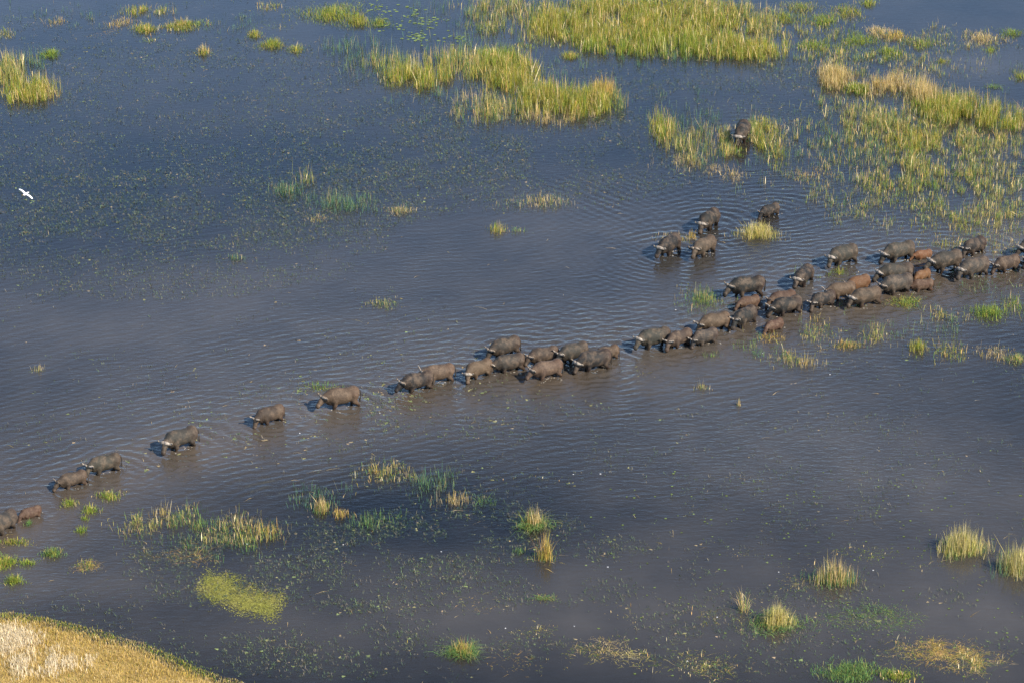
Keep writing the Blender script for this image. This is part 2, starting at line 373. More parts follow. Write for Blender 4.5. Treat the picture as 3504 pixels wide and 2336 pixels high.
TL = np.array([0, .55, 1.0]); TW = np.array([.85, 1.0, .10])
class Blades:
    def __init__(self): self.V = []; self.C = []; self.n = 0
    def add(self, bx, by, h, pal, style, bz=0.0, w=None):
        n = len(bx)
        if n == 0: return
        h = np.asarray(h)*np.ones(n)
        flat = 1.0; th = rng.uniform(0, 2*np.pi, n); wd = rng.uniform(0, 2*np.pi, n)
        if w is None: w = rng.uniform(.006, .013, n)
        if style == 'reed':   lean, drp, kink = rng.normal(0, .18, n), rng.uniform(0, .25, n), (rng.random(n) < .08)*rng.uniform(.5, 1.4, n)
        elif style == 'tuss': lean, drp, kink = rng.uniform(.1, .75, n), rng.uniform(.1, .55, n), np.zeros(n)
        elif style == 'droop':lean, drp, kink = rng.uniform(.3, 1.1, n), rng.uniform(.5, .98, n), np.zeros(n)
        elif style == 'bent': lean, drp, kink = rng.normal(.1, .25, n), np.zeros(n), (rng.random(n) < .75)*rng.uniform(.5, 1.4, n)
        elif style == 'mixed':lean, drp, kink = rng.normal(0, .22, n), rng.uniform(0, .35, n), (rng.random(n) < .18)*rng.uniform(.6, 1.5, n)
        else:                 lean, drp, kink = rng.uniform(.8, 1.6, n), np.ones(n)*.93, np.zeros(n); flat = .3   # lying
        P = np.zeros((n, 3, 3))
        for k, t in enumerate(TL):
            fx = lean*t + lean*drp*t*t*.6; fz = t - drp*t*t
            k1 = np.where(kink > 0, np.maximum(t-.55, 0), 0)
            fx = np.where(kink > 0, lean*np.minimum(t, .55) + k1*np.sin(kink+lean)*1.1, fx)
            fz = np.where(kink > 0, np.minimum(t, .55)+k1*np.cos(kink+.6), fz)
            P[:, k, 0] = bx + np.cos(th)*h*fx; P[:, k, 1] = by + np.sin(th)*h*fx; P[:, k, 2] = np.maximum(bz + h*fz*flat, 0.006)
        P[:, 0, 2] = bz - .06
        Wv = np.stack([np.cos(wd), np.sin(wd), np.zeros(n)], -1)
        out = np.zeros((n, 3, 2, 3))
        for k in range(3):
            out[:, k, 0] = P[:, k] - Wv*(w*TW[k])[:, None]; out[:, k, 1] = P[:, k] + Wv*(w*TW[k])[:, None]
        c = pick(pal, n); cc = np.repeat(c[:, None, :], 6, 1)
        tip = np.array([0, 0, .12, .12, .5, .5])[None, :, None]
        dry = np.array([.36, .27, .12]); m = (rng.random(n) < .45)[:, None, None]
        cc = cc*(1-tip*m) + dry*tip*m
        self.V.append(out.reshape(-1, 3)); self.C.append(cc.reshape(-1, 3)); self.n += n
    def patch(self, cx, cy, rx, ry, n, h, pal, style, clump=.24, per=8, rot=0.0):
        loose = style == 'bent' or pal == 'teal' or n < 330
        n = int(n*(1.15 if loose else 2.2))
        if loose: rx, ry, clump = rx*1.25, ry*1.3, .34
        h = h*(1.38 if style in ('reed', 'mixed') else 1.15)
        """ellipse given where it stands in the picture (2352 wide); laid out on the ground in metres"""
        gx0, gy0 = at(cx, cy); Z = depth_at(cy)
        ax = rx/2352.0/FPX*Z; ay = ry/2352.0/FPX*Z*math.hypot(gy0, CAM_H)/CAM_H
        ncl = max(1, n//per)
        r = np.sqrt(rng.random(ncl))*rng.uniform(.55, 1.38, ncl); t = rng.uniform(0, 2*np.pi, ncl)
        ux = ax*r*np.cos(t); uy = ay*r*np.sin(t)
        ca, sa = math.cos(rot), math.sin(rot)
        cx_, cy_ = gx0 + ux*ca - uy*sa, gy0 + ux*sa + uy*ca
        w = rng.lognormal(0, .6, ncl); k = rng.choice(ncl, n, p=w/w.sum())
        sz = rng.uniform(.5, 1.6, ncl)*clump
        bx = cx_[k] + rng.normal(0, 1, n)*sz[k]; by = cy_[k] + rng.normal(0, 1, n)*sz[k]
        hh = h*rng.uniform(.5, 1.35, ncl)[k]*rng.uniform(.3, 1.2, n)
        if style == 'flat':                                   # drifting litter is thin and patchy
            bx = bx + rng.normal(0, .22, n); by = by + rng.normal(0, .4, n); keep = fbm(bx*1.5, by*1.0, 207) > .47 + rng.normal(0, .07, n)
            bx, by, hh = bx[keep], by[keep], hh[keep]*rng.uniform(.5, 1.2, keep.sum())
        elif n > 250:                                           # channels and holes in the larger beds
            keep = .55*fbm(bx*.55, by*.32, 203) + .45*fbm(bx*1.6, by*.9, 213, 2) > .40 + rng.normal(0, .05, n)
            bx, by, hh = bx[keep], by[keep], hh[keep]
        j = rng.random(len(bx)) < (.06 if pal in ('gold', 'lime', 'mix') else 0)
        self.add(bx[~j], by[~j], hh[~j], pal, style)
        self.add(bx[j], by[j], hh[j]*1.12, 'stalk', 'mixed', 0.0, rng.uniform(.012, .022, j.sum()))
    def mesh(self, name, origin=(0, 0), mat=None):
        V = np.concatenate(self.V); Cc = np.concatenate(self.C)
        V = V - np.array([origin[0], origin[1], 0])
        b = np.arange(self.n)[:, None]*6
        q = np.array([[0, 1, 3, 2], [2, 3, 5, 4]])
        F = (b[:, None, :] + q[None]).reshape(-1, 4)
        return mesh_np(name, V, F, mat or M_BLADE, False, Cc)

def bed(name, label, patches):
    B = Blades()
    for p in patches: B.patch(*p)
    o = link(bpy.data.objects.new(name, B.mesh(name)))
    return tag(o, label, 'reeds', 'reed beds standing in the water', 'stuff')

D = 1.0
bed('reed_bed', 'yellow-green reed bed at the left picture edge above the egret', [
    (55, 212, 72, 26, 1500, .95, 'gold', 'reed'), (20, 165, 45, 28, 600, .9, 'mix', 'reed'), (110, 205, 26, 18, 260, .7, 'tan', 'mixed'), (70, 140, 40, 14, 160, .8, 'teal', 'reed')])
bed('reed_bed', 'large golden reed bed across the top of the picture', [
    (1300, 60, 95, 40, 3000, .85, 'gold', 'mixed'), (1450, 70, 130, 45, 4600, .85, 'gold', 'mixed'), (1440, 18, 180, 20, 2600, .8, 'gold', 'mixed'), (1640, 70, 110, 50, 3300, .8, 'gold', 'mixed'),
    (1700, 118, 95, 24, 2400, .95, 'gold', 'reed'), (1540, 112, 110, 22, 1800, .9, 'lime', 'reed'), (1390, 112, 60, 16, 700, .9, 'lime', 'reed'), (1620, 22, 100, 20, 1200, .75, 'mix', 'mixed'),
    (1150, 25, 90, 28, 900, .8, 'mix', 'mixed'), (1130, 70, 40, 12, 300, .9, 'gold', 'mixed'), (1760, 60, 50, 35, 700, .7, 'mix', 'mixed')])
bed('reed_bed', 'long reed bed slanting down the top centre of the picture', [
    (960, 180, 75, 22, 1300, .95, 'gold', 'reed'), (1060, 150, 120, 28, 1500, .9, 'mix', 'reed'), (1165, 175, 65, 35, 2400, .95, 'gold', 'mixed'), (1150, 140, 50, 18, 1000, .8, 'lime', 'mixed'),
    (900, 150, 60, 20, 350, .8, 'mix', 'reed'), (1250, 235, 70, 30, 1800, 1.05, 'gold', 'reed'), (1350, 245, 68, 24, 1900, 1.05, 'gold', 'reed'), (1385, 215, 22, 12, 420, .9, 'orange', 'reed'),
    (1150, 260, 90, 26, 520, .9, 'mix', 'reed'), (1270, 275, 60, 12, 320, .8, 'tan', 'mixed'), (1090, 240, 35, 26, 260, .95, 'tan', 'reed'), (1215, 108, 35, 8, 300, .4, 'lime', 'tuss')])
bed('reed_bed', 'thin blue-green reeds in open water beside the long slanting bed', [
    (830, 130, 55, 35, 420, 1.05, 'teal', 'reed'), (880, 150, 60, 22, 260, 1.0, 'teal', 'reed'), (1040, 110, 110, 22, 260, .9, 'teal', 'reed'), (1010, 35, 60, 30, 220, .9, 'teal', 'reed'), (1415, 230, 14, 30, 110, 1.0, 'teal', 'reed'),
    (760, 118, 25, 18, 90, .9, 'teal', 'reed'), (1250, 60, 260, 50, 900, .7, 'teal', 'mixed'), (1150, 210, 240, 60, 900, .8, 'teal', 'reed'), (1480, 130, 240, 20, 420, .7, 'teal', 'reed'), (1640, 300, 130, 80, 420, .7, 'teal', 'reed')])
bed('reed_bed', 'broken straw-coloured reed bed near the upper right corner', [
    (1916, 185, 32, 20, 900, 1.0, 'tan', 'mixed'), (1966, 208, 24, 10, 600, .6, 'lime', 'tuss'), (2008, 205, 24, 12, 560, .8, 'tan', 'mixed'), (2062, 195, 32, 18, 420, .8, 'tan', 'mixed'),
    (2120, 222, 28, 20, 560, 1.25, 'tan', 'reed')])
bed('reed_bed', 'dense golden reed bed at the right picture edge', [
    (2180, 262, 50, 24, 1500, 1.0, 'gold', 'reed'), (2250, 270, 55, 22, 1900, 1.05, 'gold', 'reed'), (2310, 275, 45, 24, 900, .9, 'gold', 'mixed'), (2140, 250, 40, 20, 500, .6, 'lime', 'mixed'), (2200, 235, 60, 14, 500, .8, 'mix', 'reed')])
bed('reed_bed', 'sparse green and straw reeds spread over the right of the picture', [
    (2010, 280, 95, 30, 900, .75, 'mix', 'mixed'), (2110, 325, 80, 26, 800, .6, 'gold', 'mixed'), (1960, 345, 100, 36, 420, .7, 'teal', 'mixed'), (2250, 330, 110, 40, 700, .6, 'mix', 'mixed'),
    (2100, 400, 150, 40, 900, .6, 'mix', 'mixed'), (2290, 420, 80, 50, 600, .6, 'mix', 'mixed'), (2250, 490, 110, 36, 620, .6, 'mix', 'mixed'), (1930, 400, 90, 26, 260, .6, 'mix', 'bent'),
    (2050, 440, 60, 18, 260, .5, 'gold', 'bent'), (2180, 525, 60, 18, 240, .5, 'gold', 'bent'), (2310, 545, 60, 16, 200, .5, 'mix', 'bent'), (1840, 405, 40, 12, 140, .4, 'orange', 'bent'),
    (2120, 330, 240, 60, 1500, .55, 'mix', 'mixed'), (2080, 440, 300, 80, 1300, .5, 'mix', 'mixed'), (2000, 330, 240, 70, 700, .6, 'teal', 'reed'), (2200, 470, 180, 60, 700, .45, 'gold', 'bent'), (2050, 240, 200, 40, 700, .6, 'mix', 'mixed'),
    (2100, 310, 260, 50, 1300, .5, 'gold', 'mixed'), (2020, 150, 200, 50, 1200, .45, 'mix', 'mixed'), (2180, 410, 200, 90, 1100, .45, 'lime', 'mixed'), (1860, 90, 120, 50, 700, .45, 'gold', 'mixed'), (2200, 90, 160, 30, 420, .35, 'mix', 'mixed'), (1850, 330, 120, 60, 380, .6, 'teal', 'mixed'), (2150, 130, 220, 50, 500, .4, 'teal', 'mixed'), (1980, 110, 160, 40, 700, .4, 'lime', 'mixed'), (2250, 660, 120, 30, 260, .5, 'teal', 'mixed'),
    (1880, 450, 30, 14, 60, .6, 'mix', 'bent'), (1960, 490, 40, 14, 90, .5, 'mix', 'bent'), (2160, 560, 40, 8, 60, .4, 'gold', 'bent'), (2000, 180, 220, 60, 320, .5, 'teal', 'mixed')])
bed('reed_bed', 'thin golden reeds standing around the lone bull', [
    (1520, 300, 28, 40, 360, .9, 'gold', 'reed'), (1590, 340, 55, 45, 420, .85, 'mix', 'reed'), (1545, 378, 45, 10, 240, .6, 'tan', 'bent'), (1768, 335, 30, 50, 460, .8, 'gold', 'mixed'), (1732, 310, 18, 30, 330, .6, 'mix', 'reed'), (1668, 330, 20, 40, 330, .6, 'mix', 'reed'),
    (1600, 285, 60, 25, 160, .9, 'teal', 'reed'), (1668, 405, 38, 14, 260, .5, 'tan', 'bent'), (1800, 300, 30, 30, 90, .7, 'tan', 'bent'), (1695, 352, 22, 6, 60, .35, 'lime', 'mixed')])
bed('reed_bed', 'thin green reeds alone in the dark open water of the upper left', [
    (668, 442, 24, 14, 190, .85, 'teal', 'reed'), (702, 420, 14, 10, 80, .8, 'mix', 'reed'), (745, 468, 38, 16, 190, .75, 'teal', 'reed'), (805, 474, 40, 12, 230, .75, 'teal', 'reed'), (735, 505, 24, 5, 70, .35, 'tan', 'bent'), (840, 465, 16, 12, 60, .6, 'teal', 'reed')])
bed('reed_bed', 'thin sparse reeds and golden patches along the upper left edge of the water', [
    (330, 28, 60, 10, 420, .5, 'gold', 'mixed'), (280, 55, 20, 8, 200, .45, 'orange', 'tuss'), (335, 68, 26, 8, 420, .5, 'gold', 'tuss'), (415, 62, 34, 10, 520, .5, 'gold', 'tuss'), (465, 55, 14, 6, 140, .4, 'lime', 'tuss'),
    (620, 18, 18, 8, 140, .5, 'gold', 'tuss'), (620, 60, 40, 8, 170, .4, 'lime', 'flat'), (560, 60, 60, 22, 150, .5, 'teal', 'mixed'), (130, 50, 14, 5, 110, .35, 'orange', 'tuss'), (8, 82, 16, 10, 180, .5, 'gold', 'tuss'),
    (150, 30, 120, 24, 260, .5, 'teal', 'mixed'), (340, 95, 12, 4, 60, .4, 'lime', 'tuss'), (228, 78, 30, 7, 130, .3, 'orange', 'flat')])
bed('reed_bed', 'ragged green and gold grass patch at the lower left below the herd', [
    (310, 1205, 45, 20, 260, .5, 'mix', 'bent'), (390, 1200, 55, 20, 380, .5, 'mix', 'bent'), (440, 1205, 40, 24, 300, .5, 'green', 'mixed'), (530, 1225, 50, 26, 420, .55, 'mix', 'bent'), (595, 1232, 38, 18, 240, .45, 'mix', 'mixed'), (605, 1225, 20, 8, 90, .6, 'orange', 'reed'),
    (380, 1180, 16, 6, 60, .6, 'tan', 'reed'), (555, 1205, 22, 8, 80, .6, 'tan', 'reed'), (430, 1280, 42, 10, 320, .35, 'orange', 'flat'), (330, 1268, 30, 10, 130, .3, 'gold', 'flat'), (480, 1250, 120, 26, 300, .4, 'green', 'mixed')])
bed('reed_bed', 'thin green grass in dark ripples below the middle of the picture', [
    (885, 1085, 55, 20, 300, .5, 'mix', 'bent'), (868, 1090, 10, 6, 50, .5, 'orange', 'reed'), (985, 1120, 40, 24, 190, .55, 'teal', 'reed'), (1042, 1150, 12, 6, 90, .6, 'tan', 'reed'), (1110, 1152, 14, 7, 80, .5, 'green', 'tuss'),
    (875, 1200, 60, 12, 260, .5, 'green', 'mixed'), (725, 1150, 50, 22, 190, .55, 'teal', 'mixed'), (1030, 1100, 30, 14, 60, .5, 'teal', 'reed')])
bed('reed_bed', 'sparse broken reeds on the near side of the right-hand column', [
    (1880, 760, 32, 20, 210, .65, 'mix', 'bent'), (2010, 770, 28, 22, 200, .65, 'mix', 'bent'), (1740, 795, 34, 18, 230, .55, 'green', 'bent'), (1808, 828, 28, 12, 200, .5, 'mix', 'bent'), (1862, 838, 14, 6, 80, .6, 'tan', 'reed'),
    (2165, 812, 38, 14, 330, .5, 'gold', 'bent'), (2270, 812, 34, 10, 150, .45, 'tan', 'bent'), (1775, 778, 22, 6, 130, .4, 'orange', 'tuss'), (2330, 705, 26, 16, 220, .5, 'lime', 'mixed'), (2180, 725, 34, 14, 240, .5, 'mix', 'bent'),
    (2130, 760, 80, 18, 150, .5, 'teal', 'reed'), (1640, 818, 10, 6, 40, .4, 'green', 'reed'), (1900, 800, 60, 10, 60, .4, 'mix', 'flat'), (1490, 852, 30, 6, 50, .3, 'mix', 'flat'), (1950, 705, 30, 8, 50, .4, 'green', 'bent'), (2290, 640, 60, 8, 70, .3, 'mix', 'flat')])
bed('reed_bed', 'grass trampled between the animals of the right-hand column', [
    (1925, 628, 16, 5, 110, .35, 'lime', 'bent'), (2085, 600, 40, 6, 80, .3, 'mix', 'flat'), (2195, 565, 30, 8, 160, .5, 'gold', 'bent'), (2260, 620, 40, 6, 170, .3, 'lime', 'flat'), (2180, 612, 30, 5, 110, .3, 'green', 'flat'),
    (1850, 640, 14, 8, 50, .5, 'green', 'reed'), (2060, 628, 30, 6, 70, .35, 'lime', 'flat'), (2310, 575, 30, 8, 120, .45, 'gold', 'bent')])
bed('weed_mat', 'tangled brown and green weed drifts along the lower right edge', [
    (2010, 1420, 110, 26, 900, .22, 'green', 'flat'), (2170, 1500, 80, 26, 1300, .28, 'orange', 'flat'), (2235, 1520, 50, 20, 800, .3, 'mix', 'flat'), (2255, 1505, 45, 8, 500, .3, 'orange', 'flat'), (2110, 1490, 40, 16, 300, .3, 'gold', 'flat'), (2060, 1480, 60, 18, 300, .25, 'mix', 'flat'),
    (1960, 1545, 70, 22, 1200, .35, 'green', 'tuss'), (2060, 1552, 40, 12, 420, .3, 'lime', 'tuss'), (1640, 1530, 80, 30, 500, .25, 'mix', 'flat'), (1385, 1488, 30, 8, 300, .35, 'tan', 'flat'), (1320, 1502, 50, 6, 260, .3, 'gold', 'flat'),
    (1440, 1500, 40, 6, 300, .35, 'straw', 'flat'), (1520, 1518, 55, 7, 300, .3, 'gold', 'flat'), (1180, 1518, 50, 8, 160, .3, 'orange', 'flat'), (1220, 1448, 50, 18, 160, .25, 'gold', 'flat'), (1450, 1410, 60, 20, 90, .22, 'mix', 'flat'),
    (1990, 1268, 60, 10, 220, .25, 'lime', 'flat'), (2150, 1310, 80, 24, 110, .2, 'lime', 'flat'), (1640, 1420, 60, 12, 140, .25, 'gold', 'flat'), (1830, 1340, 40, 8, 120, .25, 'mix', 'flat'), (2000, 1400, 60, 10, 220, .3, 'green', 'droop'),
    (1730, 1290, 100, 26, 120, .2, 'mix', 'flat'), (1100, 1390, 90, 16, 80, .25, 'orange', 'flat'), (1180, 1110, 80, 20, 60, .2, 'mix', 'flat')])

# ------------------------------------------------------------------ single tussocks
def tussock(cx, cy, rx, ry, layers, label, name='grass_tussock'):
    ox, oy = at(cx, cy); root = empty(name, (ox, oy, 0))
    tag(root, label, 'grass tussock', 'grass tussocks standing in the water')
    Z = depth_at(cy); ax = rx/2352.0/FPX*Z; ay = ry/2352.0/FPX*Z*math.hypot(oy, CAM_H)/CAM_H
    up = 1.25 if cy < 200 else 1.0                            # the far tussocks stand fuller
    for (n, h, pal, style, f) in layers:
        B = Blades(); n = int(n*1.25*up); g = (rng.normal(0, .62*up, (n, 2))).clip(-1.7, 1.7); rr = np.hypot(g[:, 0], g[:, 1])
        ph = rng.uniform(0, 6.28, 3); lump = 1 + .25*np.sin(3*np.arctan2(g[:, 1], g[:, 0])+ph[0])
        B.add(ox+g[:, 0]*ax*f*lump, oy+g[:, 1]*ay*f*lump, up*1.15*h*rng.uniform(.25, 1.3, n)*np.maximum(.35, 1.2-.45*rr), pal, style)
        link(bpy.data.objects.new('dry_leaves' if pal in ('tan', 'straw', 'orange') else 'leaves', B.mesh('leaves', (ox, oy))), root)
    return root

small = lambda a='lime', b='gold': [(170, .42, a, 'tuss', 1.0), (60, .5, b, 'mixed', .8)]
for t in [
 (115, 127, 15, 6, [(260, .5, 'lime', 'tuss', 1), (90, .6, 'green', 'droop', 1)], 'round yellow-green tussock right of the reed bed at the left edge'),
 (467, 122, 12, 5, [(150, .5, 'gold', 'tuss', 1), (60, .75, 'tan', 'reed', .8)], 'small golden tussock with straw tip alone in dark water near the top'),
 (585, 82, 13, 5, small('gold'), 'small yellow tussock beside a larger one near the top, its farther neighbour'),
 (624, 105, 20, 7, [(330, .5, 'gold', 'tuss', 1), (120, .6, 'lime', 'tuss', .9)], 'golden tussock standing between two smaller ones near the top'),
 (680, 116, 13, 6, [(150, .45, 'gold', 'tuss', 1), (60, .55, 'teal', 'droop', 1)], 'small tussock with green fringe, nearest of three in a row near the top'),
 (765, 35, 55, 16, [(900, .55, 'lime', 'tuss', 1), (300, .6, 'gold', 'mixed', .8)], 'wide yellow-green grass island at the top edge'),
 (822, 52, 22, 9, [(380, .6, 'gold', 'mixed', 1)], 'golden clump at the near tip of the wide grass island'),
 (872, 55, 18, 8, [(260, .5, 'green', 'droop', 1), (120, .5, 'gold', 'tuss', .7)], 'drooping green tussock right of the grass island at the top'),
 (1310, 131, 17, 5, [(230, .4, 'lime', 'tuss', 1), (110, .45, 'orange', 'tuss', .8)], 'low orange-topped tussock below the large golden reed bed'),
 (1800, 45, 26, 9, small()+[(200, .5, 'gold', 'tuss', 1)], 'golden tussock at the right end of the top reed bed'),
 (1838, 20, 30, 9, [(380, .5, 'gold', 'tuss', 1)], 'golden tussock on the top picture edge right of the reed bed'),
 (1888, 50, 28, 10, [(420, .5, 'lime', 'tuss', 1)], 'yellow-green tussock below the pair at the top right'),
 (1945, 30, 30, 12, [(480, .5, 'gold', 'tuss', 1)], 'bushy golden tussock largest of the cluster at the top right'),
 (1995, 10, 14, 6, small(), 'small tussock on the top edge right of the bushy golden one'),
 (2020, 78, 22, 10, [(330, .5, 'tan', 'tuss', 1)], 'tan tussock, left half of a straw pair at the upper right'),
 (2058, 86, 20, 8, [(280, .5, 'orange', 'tuss', 1)], 'orange-tan tussock, right half of a straw pair at the upper right'),
 (1870, 105, 26, 9, [(360, .4, 'lime', 'tuss', 1)], 'low lime tussock left of the long one under the upper right cluster'),
 (1975, 95, 34, 10, [(480, .45, 'lime', 'tuss', 1)], 'long yellow-green tussock under the upper right cluster'),
 (2045, 122, 30, 9, [(380, .4, 'lime', 'tuss', 1)], 'flat lime tussock between the straw pair and the broken reed bed'),
 (2115, 102, 24, 9, [(300, .42, 'lime', 'tuss', 1), (60, .5, 'tan', 'mixed', 1)], 'yellow-green tussock right of the orange-tan one at the upper right'),
 (2258, 92, 36, 11, [(400, .45, 'tan', 'tuss', 1)], 'wide tan tussock near the right edge at the top'),
 (2325, 78, 22, 6, [(260, .38, 'lime', 'tuss', 1)], 'low green tussock next to the wide tan one near the right edge'),
 (2275, 117, 9, 4, [(110, .35, 'lime', 'tuss', 1)], 'tiny green tussock just below the wide tan one near the right edge'),
 (2163, 143, 9, 4, [(110, .35, 'gold', 'tuss', 1)], 'tiny golden tussock alone in grey water near the upper right'),
 (2344, 178, 14, 8, [(200, .45, 'gold', 'tuss', 1)], 'golden tussock cut by the right picture edge'),
 (2285, 201, 20, 5, [(170, .35, 'green', 'droop', 1)], 'low green tussock behind the dense golden bed at the right'),
 (1245, 468, 60, 10, [(180, .7, 'tan', 'bent', 1), (90, .8, 'teal', 'reed', 1)], 'clump of arching straw reeds in open water above the centre'),
 (920, 486, 30, 6, [(130, .5, 'tan', 'bent', 1), (70, .6, 'teal', 'reed', 1)], 'tan bent-reed tuft left of the arching straw clump'),
 (1142, 530, 18, 7, [(120, .65, 'gold', 'reed', 1), (40, .5, 'tan', 'bent', 1)], 'small upright gold tuft below the arching straw clump'),
 (1185, 532, 22, 5, [(40, .4, 'green', 'bent', 1), (20, .4, 'tan', 'bent', 1)], 'wispy tuft beside the small upright gold one'),
 (545, 596, 18, 4, [(60, .5, 'teal', 'reed', 1), (8, .5, 'tan', 'bent', 1)], 'few thin green blades alone in the dark water left of centre'),
 (880, 700, 36, 10, [(90, .45, 'mix', 'bent', 1), (50, .35, 'gold', 'flat', 1)], 'broken grass tuft alone in the ripples at the centre left'),
 (1740, 541, 36, 9, [(560, 1.0, 'straw', 'mixed', 1), (160, .8, 'gold', 'bent', 1)], 'straw tussock in front of the small dark buffalo'),
 (1555, 550, 44, 7, [(110, .45, 'tan', 'reed', 1), (40, .4, 'gold', 'bent', 1)], 'thin straw stubble behind the leftmost of the three bulls'),
 (1590, 545, 10, 6, [(70, .6, 'orange', 'mixed', 1)], 'orange grass tuft between the two nearest of the three bulls'),
 (740, 890, 40, 9, [(150, .35, 'gold', 'flat', 1), (110, .4, 'green', 'bent', 1)], 'flattened yellow-green grass behind the big mud-caked buffalo'),
 (1615, 690, 44, 22, [(330, .6, 'green', 'bent', 1), (90, .55, 'gold', 'bent', .8), (30, .9, 'tan', 'reed', 1)], 'ragged green grass patch in front of the large dark buffalo'),
 (2082, 698, 32, 10, [(260, .55, 'gold', 'droop', 1), (100, .6, 'green', 'bent', 1)], 'yellow drooping tuft in front of the side-by-side pair'),
 (2270, 722, 36, 14, [(420, .6, 'lime', 'mixed', 1), (120, .7, 'green', 'reed', 1)], 'lime-green tussock right of the column near the right edge'),
 (1946, 794, 28, 7, [(210, .4, 'orange', 'bent', 1), (60, .5, 'green', 'reed', 1)], 'low orange-gold collapsed tuft below the right-hand column'),
 (2108, 800, 18, 10, [(220, .65, 'gold', 'mixed', 1)], 'upright golden tuft in the line of tufts below the right-hand column'),
 (2335, 826, 28, 8, [(230, .45, 'mix', 'bent', 1)], 'ragged tuft cut by the right edge below the column'),
 (1612, 892, 14, 4, [(40, .55, 'tan', 'reed', 1), (30, .3, 'green', 'bent', 1)], 'pair of tan stubs alone in water below the right-hand column'),
 (1697, 930, 4, 2, [(26, .5, 'tan', 'reed', 1)], 'single tan stub standing in open water below the column'),
 (85, 850, 14, 4, [(26, .45, 'tan', 'reed', 1), (26, .25, 'lime', 'flat', 1)], 'tiny tan stub far left in open water above the herd leaders'),
 (252, 1141, 24, 8, [(240, .42, 'lime', 'tuss', 1), (60, .5, 'tan', 'mixed', 1)], 'yellow-green tuft nearest behind the two leading buffaloes'),
 (160, 1158, 16, 6, [(170, .38, 'lime', 'tuss', 1), (20, .45, 'tan', 'mixed', 1)], 'small green tuft under the young leading buffalo'),
 (207, 1174, 18, 7, [(200, .42, 'lime', 'tuss', 1), (30, .5, 'tan', 'mixed', 1)], 'green tuft between two others below the leading pair'),
 (195, 1192, 7, 3, [(60, .28, 'lime', 'tuss', 1)], 'tiny grass speck below the green tuft by the leading pair'),
 (186, 1220, 11, 5, [(120, .42, 'lime', 'tuss', 1)], 'pointed little green tuft in the ripples at the lower left'),
 (120, 1273, 21, 7, [(260, .45, 'green', 'tuss', 1), (90, .45, 'gold', 'tuss', .9)], 'bright green round tuft at the lower left'),
 (12, 1294, 24, 12, [(420, .5, 'lime', 'tuss', 1), (80, .5, 'orange', 'tuss', .8)], 'large green tussock cut by the lower left edge'),
 (64, 1294, 17, 6, [(170, .32, 'lime', 'tuss', 1)], 'low dull tuft right of the tussock cut by the lower left edge'),
 (32, 1336, 18, 7, [(240, .5, 'lime', 'tuss', 1), (40, .55, 'gold', 'mixed', .8)], 'pointed tuft nearest the dry bank at the lower left'),
 (35, 1246, 32, 6, [(230, .32, 'gold', 'tuss', 1)], 'low golden tuft just below the buffalo cut off at the lower left'),
 (67, 1204, 6, 4, [(60, .35, 'green', 'tuss', 1)], 'tiny green tuft at the heels of the rust-brown calf'),
 (200, 1300, 26, 12, [(130, .3, 'orange', 'flat', 1), (70, .35, 'gold', 'bent', 1)], 'sparse orange tuft right of the bright green round one'),
 (738, 1170, 14, 7, [(170, .75, 'tan', 'reed', 1), (90, .5, 'green', 'mixed', 1.5)], 'upright straw tuft below the middle herd gap'),
 (783, 1184, 18, 7, [(110, .5, 'orange', 'mixed', 1)], 'low orange tuft beside the upright straw one'),
 (1226, 1207, 30, 8, [(420, .95, 'green', 'droop', 1), (170, 1.3, 'tan', 'reed', .6)], 'fountain-shaped green tussock with straw plumes below centre'),
 (1252, 1282, 13, 5, [(200, 1.5, 'orange', 'reed', 1), (60, .7, 'green', 'mixed', 1.8), (30, .4, 'tan', 'flat', 1.6)], 'tall narrow orange tuft below the fountain-shaped tussock'),
 (1192, 1268, 12, 4, [(50, .35, 'green', 'mixed', 1)], 'small green tuft left of the tall narrow orange one'),
 (1248, 1374, 26, 5, [(130, .45, 'green', 'droop', 1), (40, .3, 'orange', 'flat', .7)], 'low combed-over green tuft at the lower centre'),
 (1062, 1499, 28, 11, [(560, .85, 'green', 'droop', 1), (150, .8, 'orange', 'mixed', .7)], 'bushy dark green tussock at the bottom centre'),
 (1785, 1434, 36, 13, [(520, 1.2, 'straw', 'mixed', .7), (700, .65, 'green', 'droop', 1.7), (90, .6, 'mix', 'bent', 1.9)], 'straw tussock with wide green skirt at the lower right'),
 (1914, 1336, 38, 9, [(300, 1.4, 'tan', 'reed', 1), (300, .7, 'green', 'mixed', 1.2), (90, 1.2, 'teal', 'reed', 1.3)], 'tall thin reed tussock midway along the lower right'),
 (2210, 1266, 42, 13, [(620, 1.5, 'straw', 'reed', 1), (300, .9, 'green', 'mixed', 1.1)], 'tall straw-coloured reed clump, left one of two near the right edge'),
 (2334, 1310, 30, 13, [(440, 1.6, 'straw', 'reed', 1), (170, 1.2, 'teal', 'reed', 1.5)], 'tall straw-coloured reed clump cut by the right edge'),
 (1708, 1400, 10, 5, [(40, 1.3, 'tan', 'mixed', 1), (30, .4, 'green', 'bent', 1)], 'few thin tall stems left of the straw tussock with green skirt'),
]: tussock(*t)

